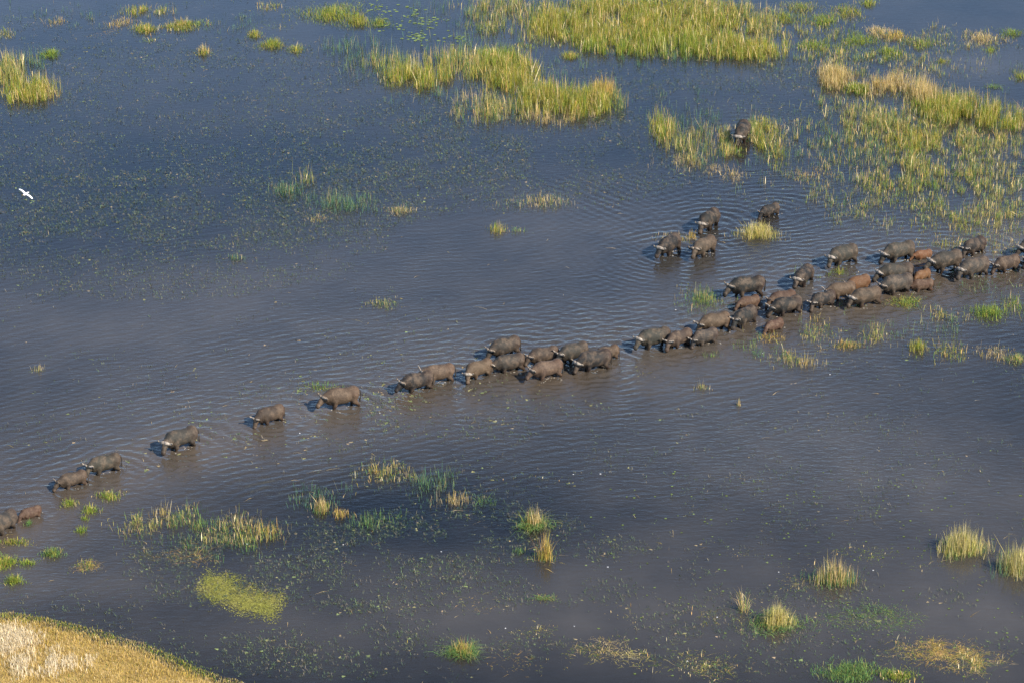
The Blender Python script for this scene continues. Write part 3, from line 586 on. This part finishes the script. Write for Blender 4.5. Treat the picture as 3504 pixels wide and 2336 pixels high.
# ------------------------------------------------------------------ submerged weed, floating bits, algae mat
def leaves(n_x, n_y, z, size, col, lift=.35, per=3, wid=1.0):
    """small leaf triangles in rosettes; returns V,F,C"""
    n = len(n_x); x = np.repeat(n_x, per); y = np.repeat(n_y, per); zz = np.repeat(z, per); s = np.repeat(size, per)*rng.uniform(.6, 1.3, n*per)
    c = np.repeat(col, per, 0)*rng.uniform(.75, 1.25, (n*per, 1))
    th = rng.uniform(0, 2*np.pi, n*per); ox = rng.normal(0, .05, n*per); oy = rng.normal(0, .05, n*per)
    ct, st = np.cos(th), np.sin(th); up = rng.uniform(-.1, lift, n*per)*s
    wv = rng.uniform(.16, .34, n*per)*s*wid
    p0 = np.stack([x+ox, y+oy, zz], -1); tipv = np.stack([x+ox+ct*s, y+oy+st*s, zz+up], -1)
    mid = (p0+tipv)/2; sd = np.stack([-st*wv, ct*wv, np.zeros_like(wv)], -1)
    V = np.stack([p0, mid+sd, tipv, mid-sd], 1)
    F = np.arange(len(V)*4).reshape(-1, 4)
    return V.reshape(-1, 3), F, np.repeat(c, 4, 0)

def weed_points(n, cx, cy, rx, ry, thr=0.35, seed=5, sc_=0.35):
    u = rng.uniform(-1, 1, (n*2, 2)); u = u[(u**2).sum(1) < 1][:n]
    x, y = at(cx+u[:, 0]*rx, cy+u[:, 1]*ry)
    x = x+rng.normal(0, .2, len(x)); y = y+rng.normal(0, .3, len(y))
    f = fbm(x*sc_, y*sc_, seed); k = f > thr + rng.normal(0, .10, len(x))
    return x[k], y[k]

WX, WY = [], []
for (n, cx, cy, rx, ry, thr) in ((23000, 450, 330, 780, 240, .36), (8500, 300, 540, 600, 150, .40), (8000, 1150, 360, 500, 130, .40), (3000, 1650, 220, 420, 80, .42), (2600, 1550, 180, 400, 60, .45), (3000, 600, 80, 700, 80, .42),
        (4600, 1000, 1290, 620, 120, .46), (2400, 700, 1300, 420, 110, .46), (1800, 400, 1440, 600, 100, .52), (3000, 1700, 1250, 700, 220, .55), (2600, 1600, 1080, 800, 140, .56), (2200, 1900, 1450, 500, 110, .48), (1600, 900, 1500, 500, 60, .5),
        (2500, 500, 850, 700, 240, .57), (2200, 2000, 370, 450, 160, .45), (900, 2100, 850, 300, 120, .55), (900, 1100, 950, 300, 70, .52), (1200, 2000, 130, 400, 60, .5), (1000, 700, 950, 300, 90, .56)):
    x, y = weed_points(n, cx, cy, rx, ry, thr); WX.append(x); WY.append(y)
WX = np.concatenate(WX); WY = np.concatenate(WY); n = len(WX)
wc = np.array([(.20, .19, .09), (.13, .16, .07), (.24, .19, .11), (.16, .20, .08), (.28, .21, .13)])[rng.choice(5, n, p=[.3, .3, .15, .17, .08])]
V, F, Cc = leaves(WX, WY, rng.uniform(-.05, -.012, n), rng.uniform(.16, .34, n), wc*1.35, .10, 3)
tag(link(bpy.data.objects.new('submerged_weed', mesh_np('submerged_weed', V, F, M_WEED, False, Cc))), 'fine olive water weed growing just under the surface', 'water weed', None, 'stuff')
# the tips that break the surface
k = rng.random(n) < .85
V, F, Cc = leaves(WX[k]+.05, WY[k], rng.uniform(.002, .012, k.sum()), rng.uniform(.07, .15, k.sum()), wc[k]*np.array([.66, .76, .95]), 1.6, 4, .42)
tag(link(bpy.data.objects.new('surface_weed', mesh_np('surface_weed', V, F, M_WEED, False, Cc))), 'small weed tips breaking the surface of the dark water', 'water weed', None, 'stuff')

# algae mat
def mat_points(n, poly):
    poly = np.array(poly, float); lo, hi = poly.min(0), poly.max(0)
    p = rng.uniform(lo, hi, (n*3, 2)); inside = np.zeros(len(p), bool); j = len(poly)-1
    for i in range(len(poly)):
        xi, yi = poly[i]; xj, yj = poly[j]
        c = ((yi > p[:, 1]) != (yj > p[:, 1])) & (p[:, 0] < (xj-xi)*(p[:, 1]-yi)/(yj-yi+1e-9)+xi)
        inside ^= c; j = i
    return p[inside][:n]
AM = [(455, 1345), (478, 1322), (520, 1328), (560, 1343), (590, 1352), (640, 1368), (655, 1372), (648, 1384), (622, 1385), (638, 1406), (628, 1414), (590, 1402), (550, 1398), (520, 1380), (478, 1366)]
p = mat_points(16000, AM); x, y = at(p[:, 0], p[:, 1]); x += rng.normal(0, .24, len(x)); y += rng.normal(0, .55, len(y))
kk = fbm(x*.8, y*.45, 87) > .30 + rng.normal(0, .10, len(x)); x, y = x[kk], y[kk]
c = np.array([.21, .235, .04]) + (fbm(x*1.1, y*.8, 78)[:, None])*np.array([.10, .045, .045]); c = c*rng.uniform(.8, 1.15, (len(x), 1))
V, F, Cc = leaves(x, y, rng.uniform(-.05, .02, len(x)), rng.uniform(.05, .11, len(x)), c, .35, 2)
tag(link(bpy.data.objects.new('algae_mat', mesh_np('algae_mat', V, F, M_WEED, False, Cc))), 'floating yellow-green algae mat at the lower left above the dry bank', 'algae mat', None, 'stuff')
# faint sunken mat
u = rng.normal(0, .5, (700, 2)); x, y = at(598+u[:, 0]*40, 1112+u[:, 1]*18)
V, F, Cc = leaves(x, y, rng.uniform(-.10, -.03, len(x)), rng.uniform(.1, .2, len(x)), np.tile([.26, .21, .12], (len(x), 1)), .1, 3)
tag(link(bpy.data.objects.new('sunken_weed_mat', mesh_np('sunken_weed_mat', V, F, M_WEED, False, Cc))), 'pale sunken weed patch below the lone brown buffalo', 'weed patch', None, 'stuff')

# floating straws
B = Blades(); n = 230
pxs = rng.uniform(-20, 2370, n); pys = np.where(rng.random(n) < .55, rng.uniform(1050, 1568, n), rng.uniform(150, 1050, n))
x, y = at(pxs, pys)
B.add(x, y, rng.uniform(.15, .6, n), 'tan', 'flat', 0.012, rng.uniform(.009, .018, n))
tag(link(bpy.data.objects.new('floating_straw', B.mesh('floating_straw'))), 'dry broken stems drifting singly on the water', 'floating straw', None, 'stuff')

# lily pads near the top and pale petals
def discs(x, y, r, col, z=.012, seg=7):
    n = len(x); t = np.linspace(.35, 2*np.pi-.1, seg); ph = rng.uniform(0, 6.28, n)
    ring = np.stack([x[:, None]+r[:, None]*np.cos(t+ph[:, None]), y[:, None]+r[:, None]*np.sin(t+ph[:, None]), np.full((n, seg), z)+rng.uniform(0, .02, (n, 1))], -1)
    cen = np.stack([x, y, np.full(n, z)], -1)[:, None]
    V = np.concatenate([cen, ring], 1).reshape(-1, 3); b = np.arange(n)[:, None, None]*(seg+1)
    tri = np.stack([np.zeros(seg-1, int), np.arange(1, seg), np.arange(2, seg+1)], -1)
    return V, (b+tri[None]).reshape(-1, 3), np.repeat(col, seg+1, 0)
u = rng.normal(0, .6, (150, 2)); cxs = np.array([(880, 20), (930, 30), (985, 50), (960, 85), (1040, 85), (900, 60)])[rng.integers(0, 6, 150)]
x, y = at(cxs[:, 0]+u[:, 0]*36, np.maximum(cxs[:, 1]+u[:, 1]*12, 2))
V, F, Cc = discs(x, y, rng.uniform(.08, .20, 150), np.tile([.20, .27, .10], (150, 1))*rng.uniform(.7, 1.2, (150, 1)))
tag(link(bpy.data.objects.new('lily_pads', mesh_np('lily_pads', V, F, M_WEED, False, Cc))), 'pale green lily pads floating in dark water at the top centre', 'lily pads', None, 'stuff')
u = rng.uniform(0, 1, (260, 2)); x, y = at(1400+u[:, 0]*950, 1080+u[:, 1]*480); x = x + .8*np.round(rng.normal(0, .8, 260))
V, F, Cc = discs(x, y, rng.uniform(.035, .085, 260), np.tile([.14, .19, .06], (260, 1))*rng.uniform(.7, 1.2, (260, 1)))
tag(link(bpy.data.objects.new('floating_leaves', mesh_np('floating_leaves', V, F, M_WEED, False, Cc))), 'tiny round leaves scattered over the calm water at the lower right', 'floating leaves', None, 'stuff')
wp = [(1697, 1440), (1026, 1483), (845, 1862), (1175, 1864), (1510, 1888), (1300, 1414), (2312, 1062), (1962, 1624), (2055, 1622), (2665, 1958), (2988, 1952), (2454, 2112), (2842, 2288), (2352, 2262), (1730, 2150), (1965, 2143), (2610, 1210), (2840, 1282), (3290, 450), (2080, 1940)]
P = np.array(wp, float); x, y = at(P[:, 0], P[:, 1], 3504.0)
V, F, Cc = discs(x, y, rng.uniform(.035, .06, len(x)), np.full((len(x), 3), .85), .03)
tag(link(bpy.data.objects.new('white_petals', mesh_np('white_petals', V, F, M_BLADE, False, Cc))), 'scattered white petals floating on the water', 'petals', None, 'stuff')

# ------------------------------------------------------------------ dry bank, lower left corner
EDGE = np.array([(-400, 1395), (-120, 1402), (0, 1408), (60, 1412), (115, 1420), (180, 1436), (250, 1456), (330, 1478), (400, 1508), (440, 1526), (500, 1548), (560, 1570), (680, 1625), (800, 1700)], float)
ex, ey = at(EDGE[:, 0], EDGE[:, 1])
ng_ = 26; prof = np.linspace(0, 1, ng_)
def bank_h(s):                                                # s metres inland from the edge
    return -.12 + .42*(1-np.exp(-np.maximum(s, 0)/1.6)) + .05*np.maximum(s, 0)
exs = np.linspace(ex[0], ex[-1], 140); eys = np.interp(exs, ex, ey) + .45*(fbm(exs*.6, exs*0, 12)-.5)*2
rows = []
for q in prof:
    s = 40*q**1.6
    rows.append(np.stack([exs - .25*s, eys - s - .4 + .4*(q > 0)*0, bank_h(s*.9) + .10*(fbm(exs*.7, eys*.7 - s*.7, 15)-.5)*(s > .2)], -1))
V = np.array(rows).reshape(-1, 3); m = len(exs); ii = np.arange(m*ng_).reshape(ng_, m)
F = np.stack([ii[:-1, :-1], ii[1:, :-1], ii[1:, 1:], ii[:-1, 1:]], -1).reshape(-1, 4)
tag(link(bpy.data.objects.new('terrain_bank', mesh_np('terrain_bank', V, F, M_LAND, True))), kind='structure')
B = Blades()
def bank_pts(n, smax):
    q = rng.random(n); s = smax*rng.random(n)**1.1; x0 = ex[1] + q*(ex[-2]-ex[1])
    return x0 - .25*s, np.interp(x0, ex, ey) - s, s
x, y, s = bank_pts(64000, 14)
y = y + .5*(fbm(x*.8, y*.8, 29)-.5)
patch_n = fbm(x*.55, y*.30, 19); p2 = fbm(x*1.6, y*1.0, 23)
hh = (.10 + .15*p2)*rng.uniform(.6, 1.3, len(x))
z0 = np.maximum(bank_h(s)-.03, -.03)
sel = rng.random(len(x))*.5 + patch_n*.6
for pal, k in (('tan', sel > .62), ('amber', (sel <= .62) & (s > .5)), ('gold', (sel <= .62) & (s <= .5))):
    B.add(x[k], y[k], hh[k], pal, 'mixed', z0[k])
x, y, s = bank_pts(1500, .9); k = fbm(x*.7, y*.7, 33) > .48; x, y, s = x[k], y[k] + rng.normal(0.1, .3, k.sum()), s[k]
B.add(x, y, rng.uniform(.12, .3, len(x)), 'lime', 'tuss', np.maximum(bank_h(s)-.03, -.02))
tag(link(bpy.data.objects.new('dry_grass', B.mesh('dry_grass'))), 'golden dry grass covering the bank in the lower left corner', 'dry grass', None, 'stuff')
B = Blades()
for (cx, cy, rx, ry, n) in ((45, 1472, 20, 14, 1700), (12, 1480, 18, 18, 1700), (50, 1530, 12, 16, 900), (122, 1522, 6, 16, 420), (160, 1530, 6, 12, 300), (205, 1525, 4, 10, 120), (20, 1452, 20, 10, 900), (100, 1550, 24, 8, 200)):
    gx0, gy0 = at(cx, cy, z=.4); Z = depth_at(cy); ax = rx/2352/FPX*Z; ay = ry/2352/FPX*Z*2
    nc = max(6, n//9); kx = rng.normal(0, ax, nc); ky = rng.normal(0, ay, nc); j = rng.integers(0, nc, n)
    x = gx0+kx[j]+rng.normal(0, .2, n); y = gy0+ky[j]+rng.normal(0, .3, n)
    s = np.interp(x+.2, ex, ey)-y; k = s > 1.0; x, y, s = x[k], y[k], s[k]
    B.add(x, y, rng.uniform(.2, .45, len(x)), 'pale', 'mixed', bank_h(s)-.02)
tag(link(bpy.data.objects.new('bleached_grass', B.mesh('bleached_grass'))), 'bleached pale straw tufts on the dry bank in the corner', 'dry grass', None, 'stuff')

# ------------------------------------------------------------------ buffaloes
def surface_nets(f, org, h):
    """iso-surface f=0 (inside negative)"""
    nx, ny, nz = f.shape; ins = f < 0
    cnt = np.zeros((nx-1, ny-1, nz-1), np.int8)
    for dx in (0, 1):
        for dy in (0, 1):
            for dz in (0, 1): cnt += ins[dx:nx-1+dx, dy:ny-1+dy, dz:nz-1+dz]
    act = (cnt > 0) & (cnt < 8); ci = np.argwhere(act)
    vid = np.full(act.shape, -1, np.int64); vid[act] = np.arange(len(ci))
    acc = np.zeros((len(ci), 3)); num = np.zeros(len(ci))
    cor = [(a, b, c) for a in (0, 1) for b in (0, 1) for c in (0, 1)]
    for a in cor:
        for ax in range(3):
            if a[ax]: continue
            b = list(a); b[ax] = 1
            fa = f[ci[:, 0]+a[0], ci[:, 1]+a[1], ci[:, 2]+a[2]]; fb = f[ci[:, 0]+b[0], ci[:, 1]+b[1], ci[:, 2]+b[2]]
            m = (fa < 0) != (fb < 0); t = np.where(m, fa/np.where(m, fa-fb, 1), 0)
            p = np.tile(np.array(a, float), (len(ci), 1)); p[:, ax] += t
            acc[m] += p[m]; num[m] += 1
    V = (ci + acc/num[:, None])*h + org
    quads = []
    for ax in range(3):
        o1, o2 = [(1, 2), (2, 0), (0, 1)][ax]
        sl0 = [slice(None)]*3; sl1 = [slice(None)]*3; sl0[ax] = slice(0, -1); sl1[ax] = slice(1, None)
        a_, b_ = ins[tuple(sl0)], ins[tuple(sl1)]; e = np.argwhere(a_ != b_)
        ok = (e[:, o1] > 0) & (e[:, o2] > 0) & (e[:, o1] < f.shape[o1]-1) & (e[:, o2] < f.shape[o2]-1); e = e[ok]
        fl = a_[e[:, 0], e[:, 1], e[:, 2]]
        def cell(d1, d2):
            q = e.copy(); q[:, o1] -= d1; q[:, o2] -= d2; return vid[q[:, 0], q[:, 1], q[:, 2]]
        q = np.stack([cell(1, 1), cell(0, 1), cell(0, 0), cell(1, 0)], -1)
        q[~fl] = q[~fl][:, ::-1]; quads.append(q)
    return V, np.concatenate(quads)

def rot_z(v, a): c, s = math.cos(a), math.sin(a); return np.array([v[0]*c-v[1]*s, v[0]*s+v[1]*c, v[2]])

class Buffalo:
    """one animal: x forward, feet on z=0, adult size"""
    def __init__(s, i, yaw, pitch, young=0.0):
        r = np.random.default_rng(500+i); s.r = r; s.E = []; s.K = []
        fat = r.uniform(.94, 1.08); lg = 1.0 + .06*young
        e, k = s.ell, s.cone
        e((-.02, 0, 1.00), (.88, .41*fat, .43*fat)); e((.48, 0, 1.02), (.46, .36, .47)); e((.36, 0, 1.24), (.46, .19, .25)); e((-.68, 0, 1.06), (.42, .36, .40)); e((-.78, 0, 1.20), (.28, .24, .19)); e((.78, 0, .88), (.26, .17, .30))
        # neck and head
        piv = np.array([.72, 0, 1.12]); yw = R(yaw)*.5
        poll = piv + rot_z(np.array([.50, 0, -.07 + .20*(40-pitch)/40]), yw)
        k(piv, poll - rot_z(np.array([.04, 0, .04]), yw), .345, .21); k(piv + np.array([0, 0, .12]), poll + np.array([0, 0, .02]), .20, .15)
        k(piv + np.array([.05, 0, -.22]), poll - np.array([0, 0, .14]), .20, .12)
        ya = R(yaw); pt = R(pitch)
        s.fw = rot_z(np.array([math.cos(pt), 0, -math.sin(pt)]), ya); s.up = rot_z(np.array([math.sin(pt), 0, math.cos(pt)]), ya); s.lt = rot_z(np.array([0, 1, 0]), ya)
        s.poll = poll; hs = 1.12 + .06*young
        k(poll, poll + s.fw*.26*hs, .175, .145); k(poll + s.fw*.22*hs, poll + s.fw*.50*hs - s.up*.015, .135, .118); k(poll + s.fw*.47*hs - s.lt*.045, poll + s.fw*.47*hs + s.lt*.045, .10, .10)
        k(poll + s.fw*.05 - s.up*.08, poll + s.fw*.34 - s.up*.10, .11, .085)
        # legs: stride phase
        ph = r.uniform(0, 2*np.pi)
        for sd, po in ((1, 0), (-1, math.pi)):
            d = .17*math.sin(ph+po); lift = max(0, math.cos(ph+po))*.06
            k((.52, .20*sd, .86), (.50+.3*d, .21*sd, .62), .19, .125); k((.50+.3*d, .21*sd, .62), (.53+.8*d, .20*sd, .36+lift), .125, .078); k((.53+.8*d, .20*sd, .36+lift), (.50+1.2*d, .20*sd, .10+lift), .072, .055); k((.50+1.2*d, .20*sd, .10+lift), (.53+1.2*d, .20*sd, .045), .06, .075)
            d = .17*math.sin(ph+po+2.0)
            k((-.72, .17*sd, 1.0), (-.60+.4*d, .23*sd, .74), .27, .18); k((-.60+.4*d, .23*sd, .74), (-.84+.8*d, .20*sd, .44), .165, .085); k((-.84+.8*d, .20*sd, .44), (-.80+1.15*d, .20*sd, .10), .072, .056); k((-.80+1.15*d, .20*sd, .10), (-.76+1.15*d, .20*sd, .045), .06, .075)
    def ell(s, c, r): s.E.append((np.array(c), np.array(r)))
    def cone(s, a, b, ra, rb): s.K.append((np.array(a, float), np.array(b, float), ra, rb))
    def body(s, h=.04):
        lo = np.array([-1.35, -.85, -.10]); hi = np.array([1.95, .85, 1.72])
        ax = [np.arange(lo[i], hi[i], h, dtype=np.float32) for i in range(3)]
        f = np.full(tuple(len(a) for a in ax), 1.0, np.float32)
        def sub(l, u):
            return tuple(slice(max(0, int((l[i]-lo[i])/h)), min(len(ax[i]), int((u[i]-lo[i])/h)+2)) for i in range(3))
        def smin(sl, d, k):
            a = f[sl]; hh = np.clip(.5+.5*(d-a)/k, 0, 1); f[sl] = d*(1-hh) + a*hh - k*hh*(1-hh)
            # (hh=1 keeps a)
        for c, r in s.E:
            sl = sub(c-r-.3, c+r+.3); X = ax[0][sl[0]][:, None, None]-c[0]; Y = ax[1][sl[1]][None, :, None]-c[1]; Z = ax[2][sl[2]][None, None, :]-c[2]
            k0 = np.sqrt((X/r[0])**2+(Y/r[1])**2+(Z/r[2])**2)+1e-6; k1 = np.sqrt((X/r[0]**2)**2+(Y/r[1]**2)**2+(Z/r[2]**2)**2)+1e-6
            smin(sl, (k0*(k0-1)/k1).astype(np.float32), .10)
        for a, b, ra, rb in s.K:
            m = max(ra, rb)+.2; sl = sub(np.minimum(a, b)-m, np.maximum(a, b)+m)
            X = ax[0][sl[0]][:, None, None]-a[0]; Y = ax[1][sl[1]][None, :, None]-a[1]; Z = ax[2][sl[2]][None, None, :]-a[2]
            d = b-a; t = np.clip((X*d[0]+Y*d[1]+Z*d[2])/(d@d), 0, 1)
            smin(sl, (np.sqrt((X-t*d[0])**2+(Y-t*d[1])**2+(Z-t*d[2])**2)-(ra+(rb-ra)*t)).astype(np.float32), .06)
        return surface_nets(f, lo, h)

def tube(pts, rad, seg=8, flat=1.0, flat_axis=None):
    pts = np.array(pts, float); n = len(pts); V = []; prev = None
    for i in range(n):
        d = pts[min(i+1, n-1)]-pts[max(i-1, 0)]; d /= np.linalg.norm(d)
        a = np.cross(d, [0, 0, 1.0]) if prev is None else prev - d*(prev@d)
        if np.linalg.norm(a) < 1e-3: a = np.cross(d, [0, 1.0, 0])
        a /= np.linalg.norm(a); prev = a; b = np.cross(d, a)
        for j in range(seg):
            t = 2*np.pi*j/seg; o = (a*math.cos(t)+b*math.sin(t))*rad[i]
            if flat_axis is not None: o = o - flat_axis*(o@flat_axis)*(1-flat)
            V.append(pts[i]+o)
    V.append(pts[0]); V.append(pts[-1]); F = []
    for i in range(n-1):
        for j in range(seg):
            k = (j+1) % seg; F.append([i*seg+j, i*seg+k, (i+1)*seg+k, (i+1)*seg+j])
    T = [[n*seg, (j+1) % seg, j] for j in range(seg)] + [[n*seg+1, (n-1)*seg+j, (n-1)*seg+(j+1) % seg] for j in range(seg)]
    return np.array(V), F, T
def obj_vf(name, V, F, mat, parent, smooth_=True):
    me = bpy.data.meshes.new(name); me.from_pydata([tuple(v) for v in V], [], F); me.update()
    me.polygons.foreach_set('use_smooth', [smooth_]*len(me.polygons)); me.materials.append(mat)
    return link(bpy.data.objects.new(name, me), parent)
def catmull(p, n=14):
    p = np.array(p, float); q = np.vstack([2*p[0]-p[1], p, 2*p[-1]-p[-2]]); out = []
    for t in np.linspace(0, len(p)-1-1e-6, n):
        i = int(t); u = t-i; a, b, c, d = q[i:i+4]
        out.append(.5*((2*b)+(c-a)*u+(2*a-5*b+4*c-d)*u*u+(3*b-a-3*c+d)*u**3))
    return np.array(out)
# horn curves in head space: (sideways, up from the face, forward) and radii
HORN = {
 'boss': ([(.0, .13, .05), (.10, .15, .04), (.20, .10, .03), (.31, .02, .0), (.38, .02, -.02), (.41, .11, -.03), (.36, .21, -.03)], [.105, .11, .085, .055, .040, .027, .008]),
 'dull': ([(.03, .14, .02), (.14, .15, .01), (.24, .10, -.01), (.33, .05, -.04), (.39, .10, -.05), (.38, .20, -.05), (.33, .27, -.05)], [.075, .08, .065, .05, .04, .028, .008]),
 'cow': ([(.06, .13, .01), (.16, .14, .0), (.26, .11, -.02), (.34, .13, -.03), (.38, .22, -.03), (.36, .33, -.02), (.29, .40, .0)], [.065, .065, .055, .046, .038, .027, .008]),
 'young': ([(.07, .12, .0), (.13, .15, -.01), (.20, .19, -.03), (.26, .25, -.04), (.29, .33, -.04)], [.05, .046, .038, .026, .007]),
}
def make_buffalo(i, h):
    px, py, hd, s, coat, horns, yaw, pitch, label = h; yaw += 10*math.sin(i*2.3); pitch += 9*math.sin(i*1.3+1)
    young = 1.0 if horns == 'calf' else (.4 if horns == 'young' else 0)
    root = empty('buffalo', (HXY[i][0], HXY[i][1], BED_Z), R(hd)); root.scale = (s*.93, s*1.08, s*1.09)
    tag(root, label, 'calf' if horns == 'calf' else 'buffalo', 'buffaloes wading through the shallow water')
    b = Buffalo(i, yaw, pitch, young); V, F = b.body()
    o = link(bpy.data.objects.new('body', mesh_np('body', V, F, M_HIDE, True)), root)
    c = np.array(COAT[coat])*b.r.uniform(.88, 1.14)*b.r.uniform(.95, 1.05, 3); o.color = (*c, 1)
    hp = lambda u, v, w, sd: b.poll + b.lt*u*sd + b.up*v + b.fw*w
    if horns in HORN:
        pts, rad = HORN[horns]; js = b.r.uniform(.92, 1.08)
        m = M_HORN if horns in ('boss', 'cow') else M_HORN_D
        for sd in (1, -1):
            cv = catmull([hp(u*js, v, w, sd) for u, v, w in pts]); rr = np.interp(np.linspace(0, 1, len(cv)), np.linspace(0, 1, len(rad)), rad)
            Vt, Q, T = tube(cv, rr, 8); obj_vf('horn', Vt, Q+T, m, root)
    for sd in (1, -1):
        pts = [hp(.12, .02, .02, sd), hp(.22, .0, .0, sd), hp(.32, -.05, -.02, sd), hp(.40, -.11, -.03, sd)]
        Vt, Q, T = tube(catmull(pts, 7), [.03, .06, .085, .09, .075, .05, .012], 8, .35, b.fw)
        e = obj_vf('ear', Vt, Q+T, M_HIDE, root); e.color = (*(c*.8), 1)
    sw = b.r.uniform(-.12, .12)
    tp = catmull([(-1.06, 0, 1.22), (-1.17, sw*.3, 1.10), (-1.20, sw*.7, .85), (-1.17, sw, .60), (-1.16, sw*1.1, .46)], 10)
    Vt, Q, T = tube(tp, [.04, .035, .03, .026, .024, .026, .04, .05, .04, .012], 6); t = obj_vf('tail', Vt, Q+T, M_DARK, root)
    for sd in (1, -1):
        ctr = hp(.125, .055, .17, sd)
        Vt, Q, T = tube([ctr - b.fw*.028, ctr, ctr + b.fw*.028], [.012, .026, .012], 6); obj_vf('eye', Vt, Q+T, M_LEGS, root)
for i, h in enumerate(HERD): make_buffalo(i, h)

# foam where the legs break the water
fx, fy, fr = [], [], []
for i in range(len(HERD)):
    n = int(rng.integers(6, 18)) + (34 if i == 13 else 0) + (16 if i in (46, 47) else 0)
    a_ = rng.uniform(-1.0, .9, n); l_ = rng.normal(0, .38, n); c, s = math.cos(HHD[i]), math.sin(HHD[i])
    fx += list(HXY[i][0]+a_*c-l_*s); fy += list(HXY[i][1]+a_*s+l_*c); fr += list(rng.uniform(.012, .035, n))
fx, fy, fr = map(np.array, (fx, fy, fr))
def dabs(x, y, r, z):
    n = len(x); seg = 7; t = np.arange(seg)*2*np.pi/seg; ph = rng.uniform(-.5, .5, n); k = rng.uniform(.6, 1.3, (n, seg))
    ring = np.stack([x[:, None]+2.6*r[:, None]*np.cos(t+ph[:, None])*k, y[:, None]+r[:, None]*np.sin(t+ph[:, None])*k, np.full((n, seg), z)], -1)
    cen = np.stack([x, y, z+.03+.2*r], -1)[:, None]; V = np.concatenate([cen, ring], 1).reshape(-1, 3)
    tri = np.stack([np.zeros(seg, int), 1+np.arange(seg), 1+(np.arange(seg)+1) % seg], -1)
    return V, (np.arange(n)[:, None, None]*(seg+1)+tri[None]).reshape(-1, 3)
V, F = dabs(fx, fy, fr, .004)
tag(link(bpy.data.objects.new('water_foam', mesh_np('water_foam', V, F, M_FOAM, True))), 'small pale dabs of foam where legs break the water', 'foam', None, 'stuff')

# ------------------------------------------------------------------ egret in flight
def egret():
    x, y = at(59, 480); z = 1.25; x, y = at(59, 446, z=z)
    root = empty('egret', (x, y, z), 0); tag(root, 'white egret gliding low over the dark water at the left', 'bird')
    L = np.array([-.59, .30, .30]); Rr = np.array([.55, -.26, -.33])          # wing tips
    span = (Rr-L)/np.linalg.norm(Rr-L); fwd = np.array([-.45, -.86, -.05]); fwd -= span*(fwd@span); fwd /= np.linalg.norm(fwd); up = np.cross(span, fwd); up *= np.sign(up[2])
    V, Q, T = tube([-fwd*.42, -fwd*.30, -fwd*.12, fwd*.08, fwd*.20, fwd*.27], [.015, .05, .075, .08, .06, .035], 10); obj_vf('body', V, Q+T, M_FEATHER, root)
    nk = catmull([fwd*.22, fwd*.30+up*.05, fwd*.27+up*.10, fwd*.35+up*.09], 8); V, Q, T = tube(nk, [.045, .04, .037, .035, .034, .036, .042, .03], 8); obj_vf('neck', V, Q+T, M_FEATHER, root)
    V, Q, T = tube([fwd*.35+up*.09, fwd*.41+up*.085, fwd*.48+up*.075], [.022, .015, .003], 6); obj_vf('bill', V, Q+T, M_BILL, root)
    for sd in (1, -1):
        V, Q, T = tube([-fwd*.33+span*.02*sd, -fwd*.50+span*.02*sd-up*.01, -fwd*.62+span*.02*sd-up*.02], [.010, .010, .012], 6); obj_vf('leg', V, Q+T, M_LEGS, root)
    for tip in (L, Rr):
        Vv = []; n = 11
        for t in np.linspace(0, 1, n):
            c0 = tip*(.05+.95*t) + up*(.10*math.sin(t*math.pi)) + fwd*(.06*math.sin(t*math.pi*.9) - .05*t)
            w = .115*(1-.15*t) if t < .7 else .098*math.sqrt(max(0.02, 1-((t-.7)/.3)**2))
            th = .018*(1-t)+.004
            for a_, b_ in ((.9, 0), (.35, 1), (-.4, .7), (-1.1, 0), (-.4, -.5), (.35, -.7)): Vv.append(c0 + fwd*w*a_ + up*th*b_)
        Fq = [[i*6+j, i*6+(j+1) % 6, (i+1)*6+(j+1) % 6, (i+1)*6+j] for i in range(n-1) for j in range(6)] + [[0, 5, 4, 3, 2, 1], [(n-1)*6+j for j in range(6)]]
        obj_vf('wing', np.array(Vv), Fq, M_FEATHER, root)
egret()
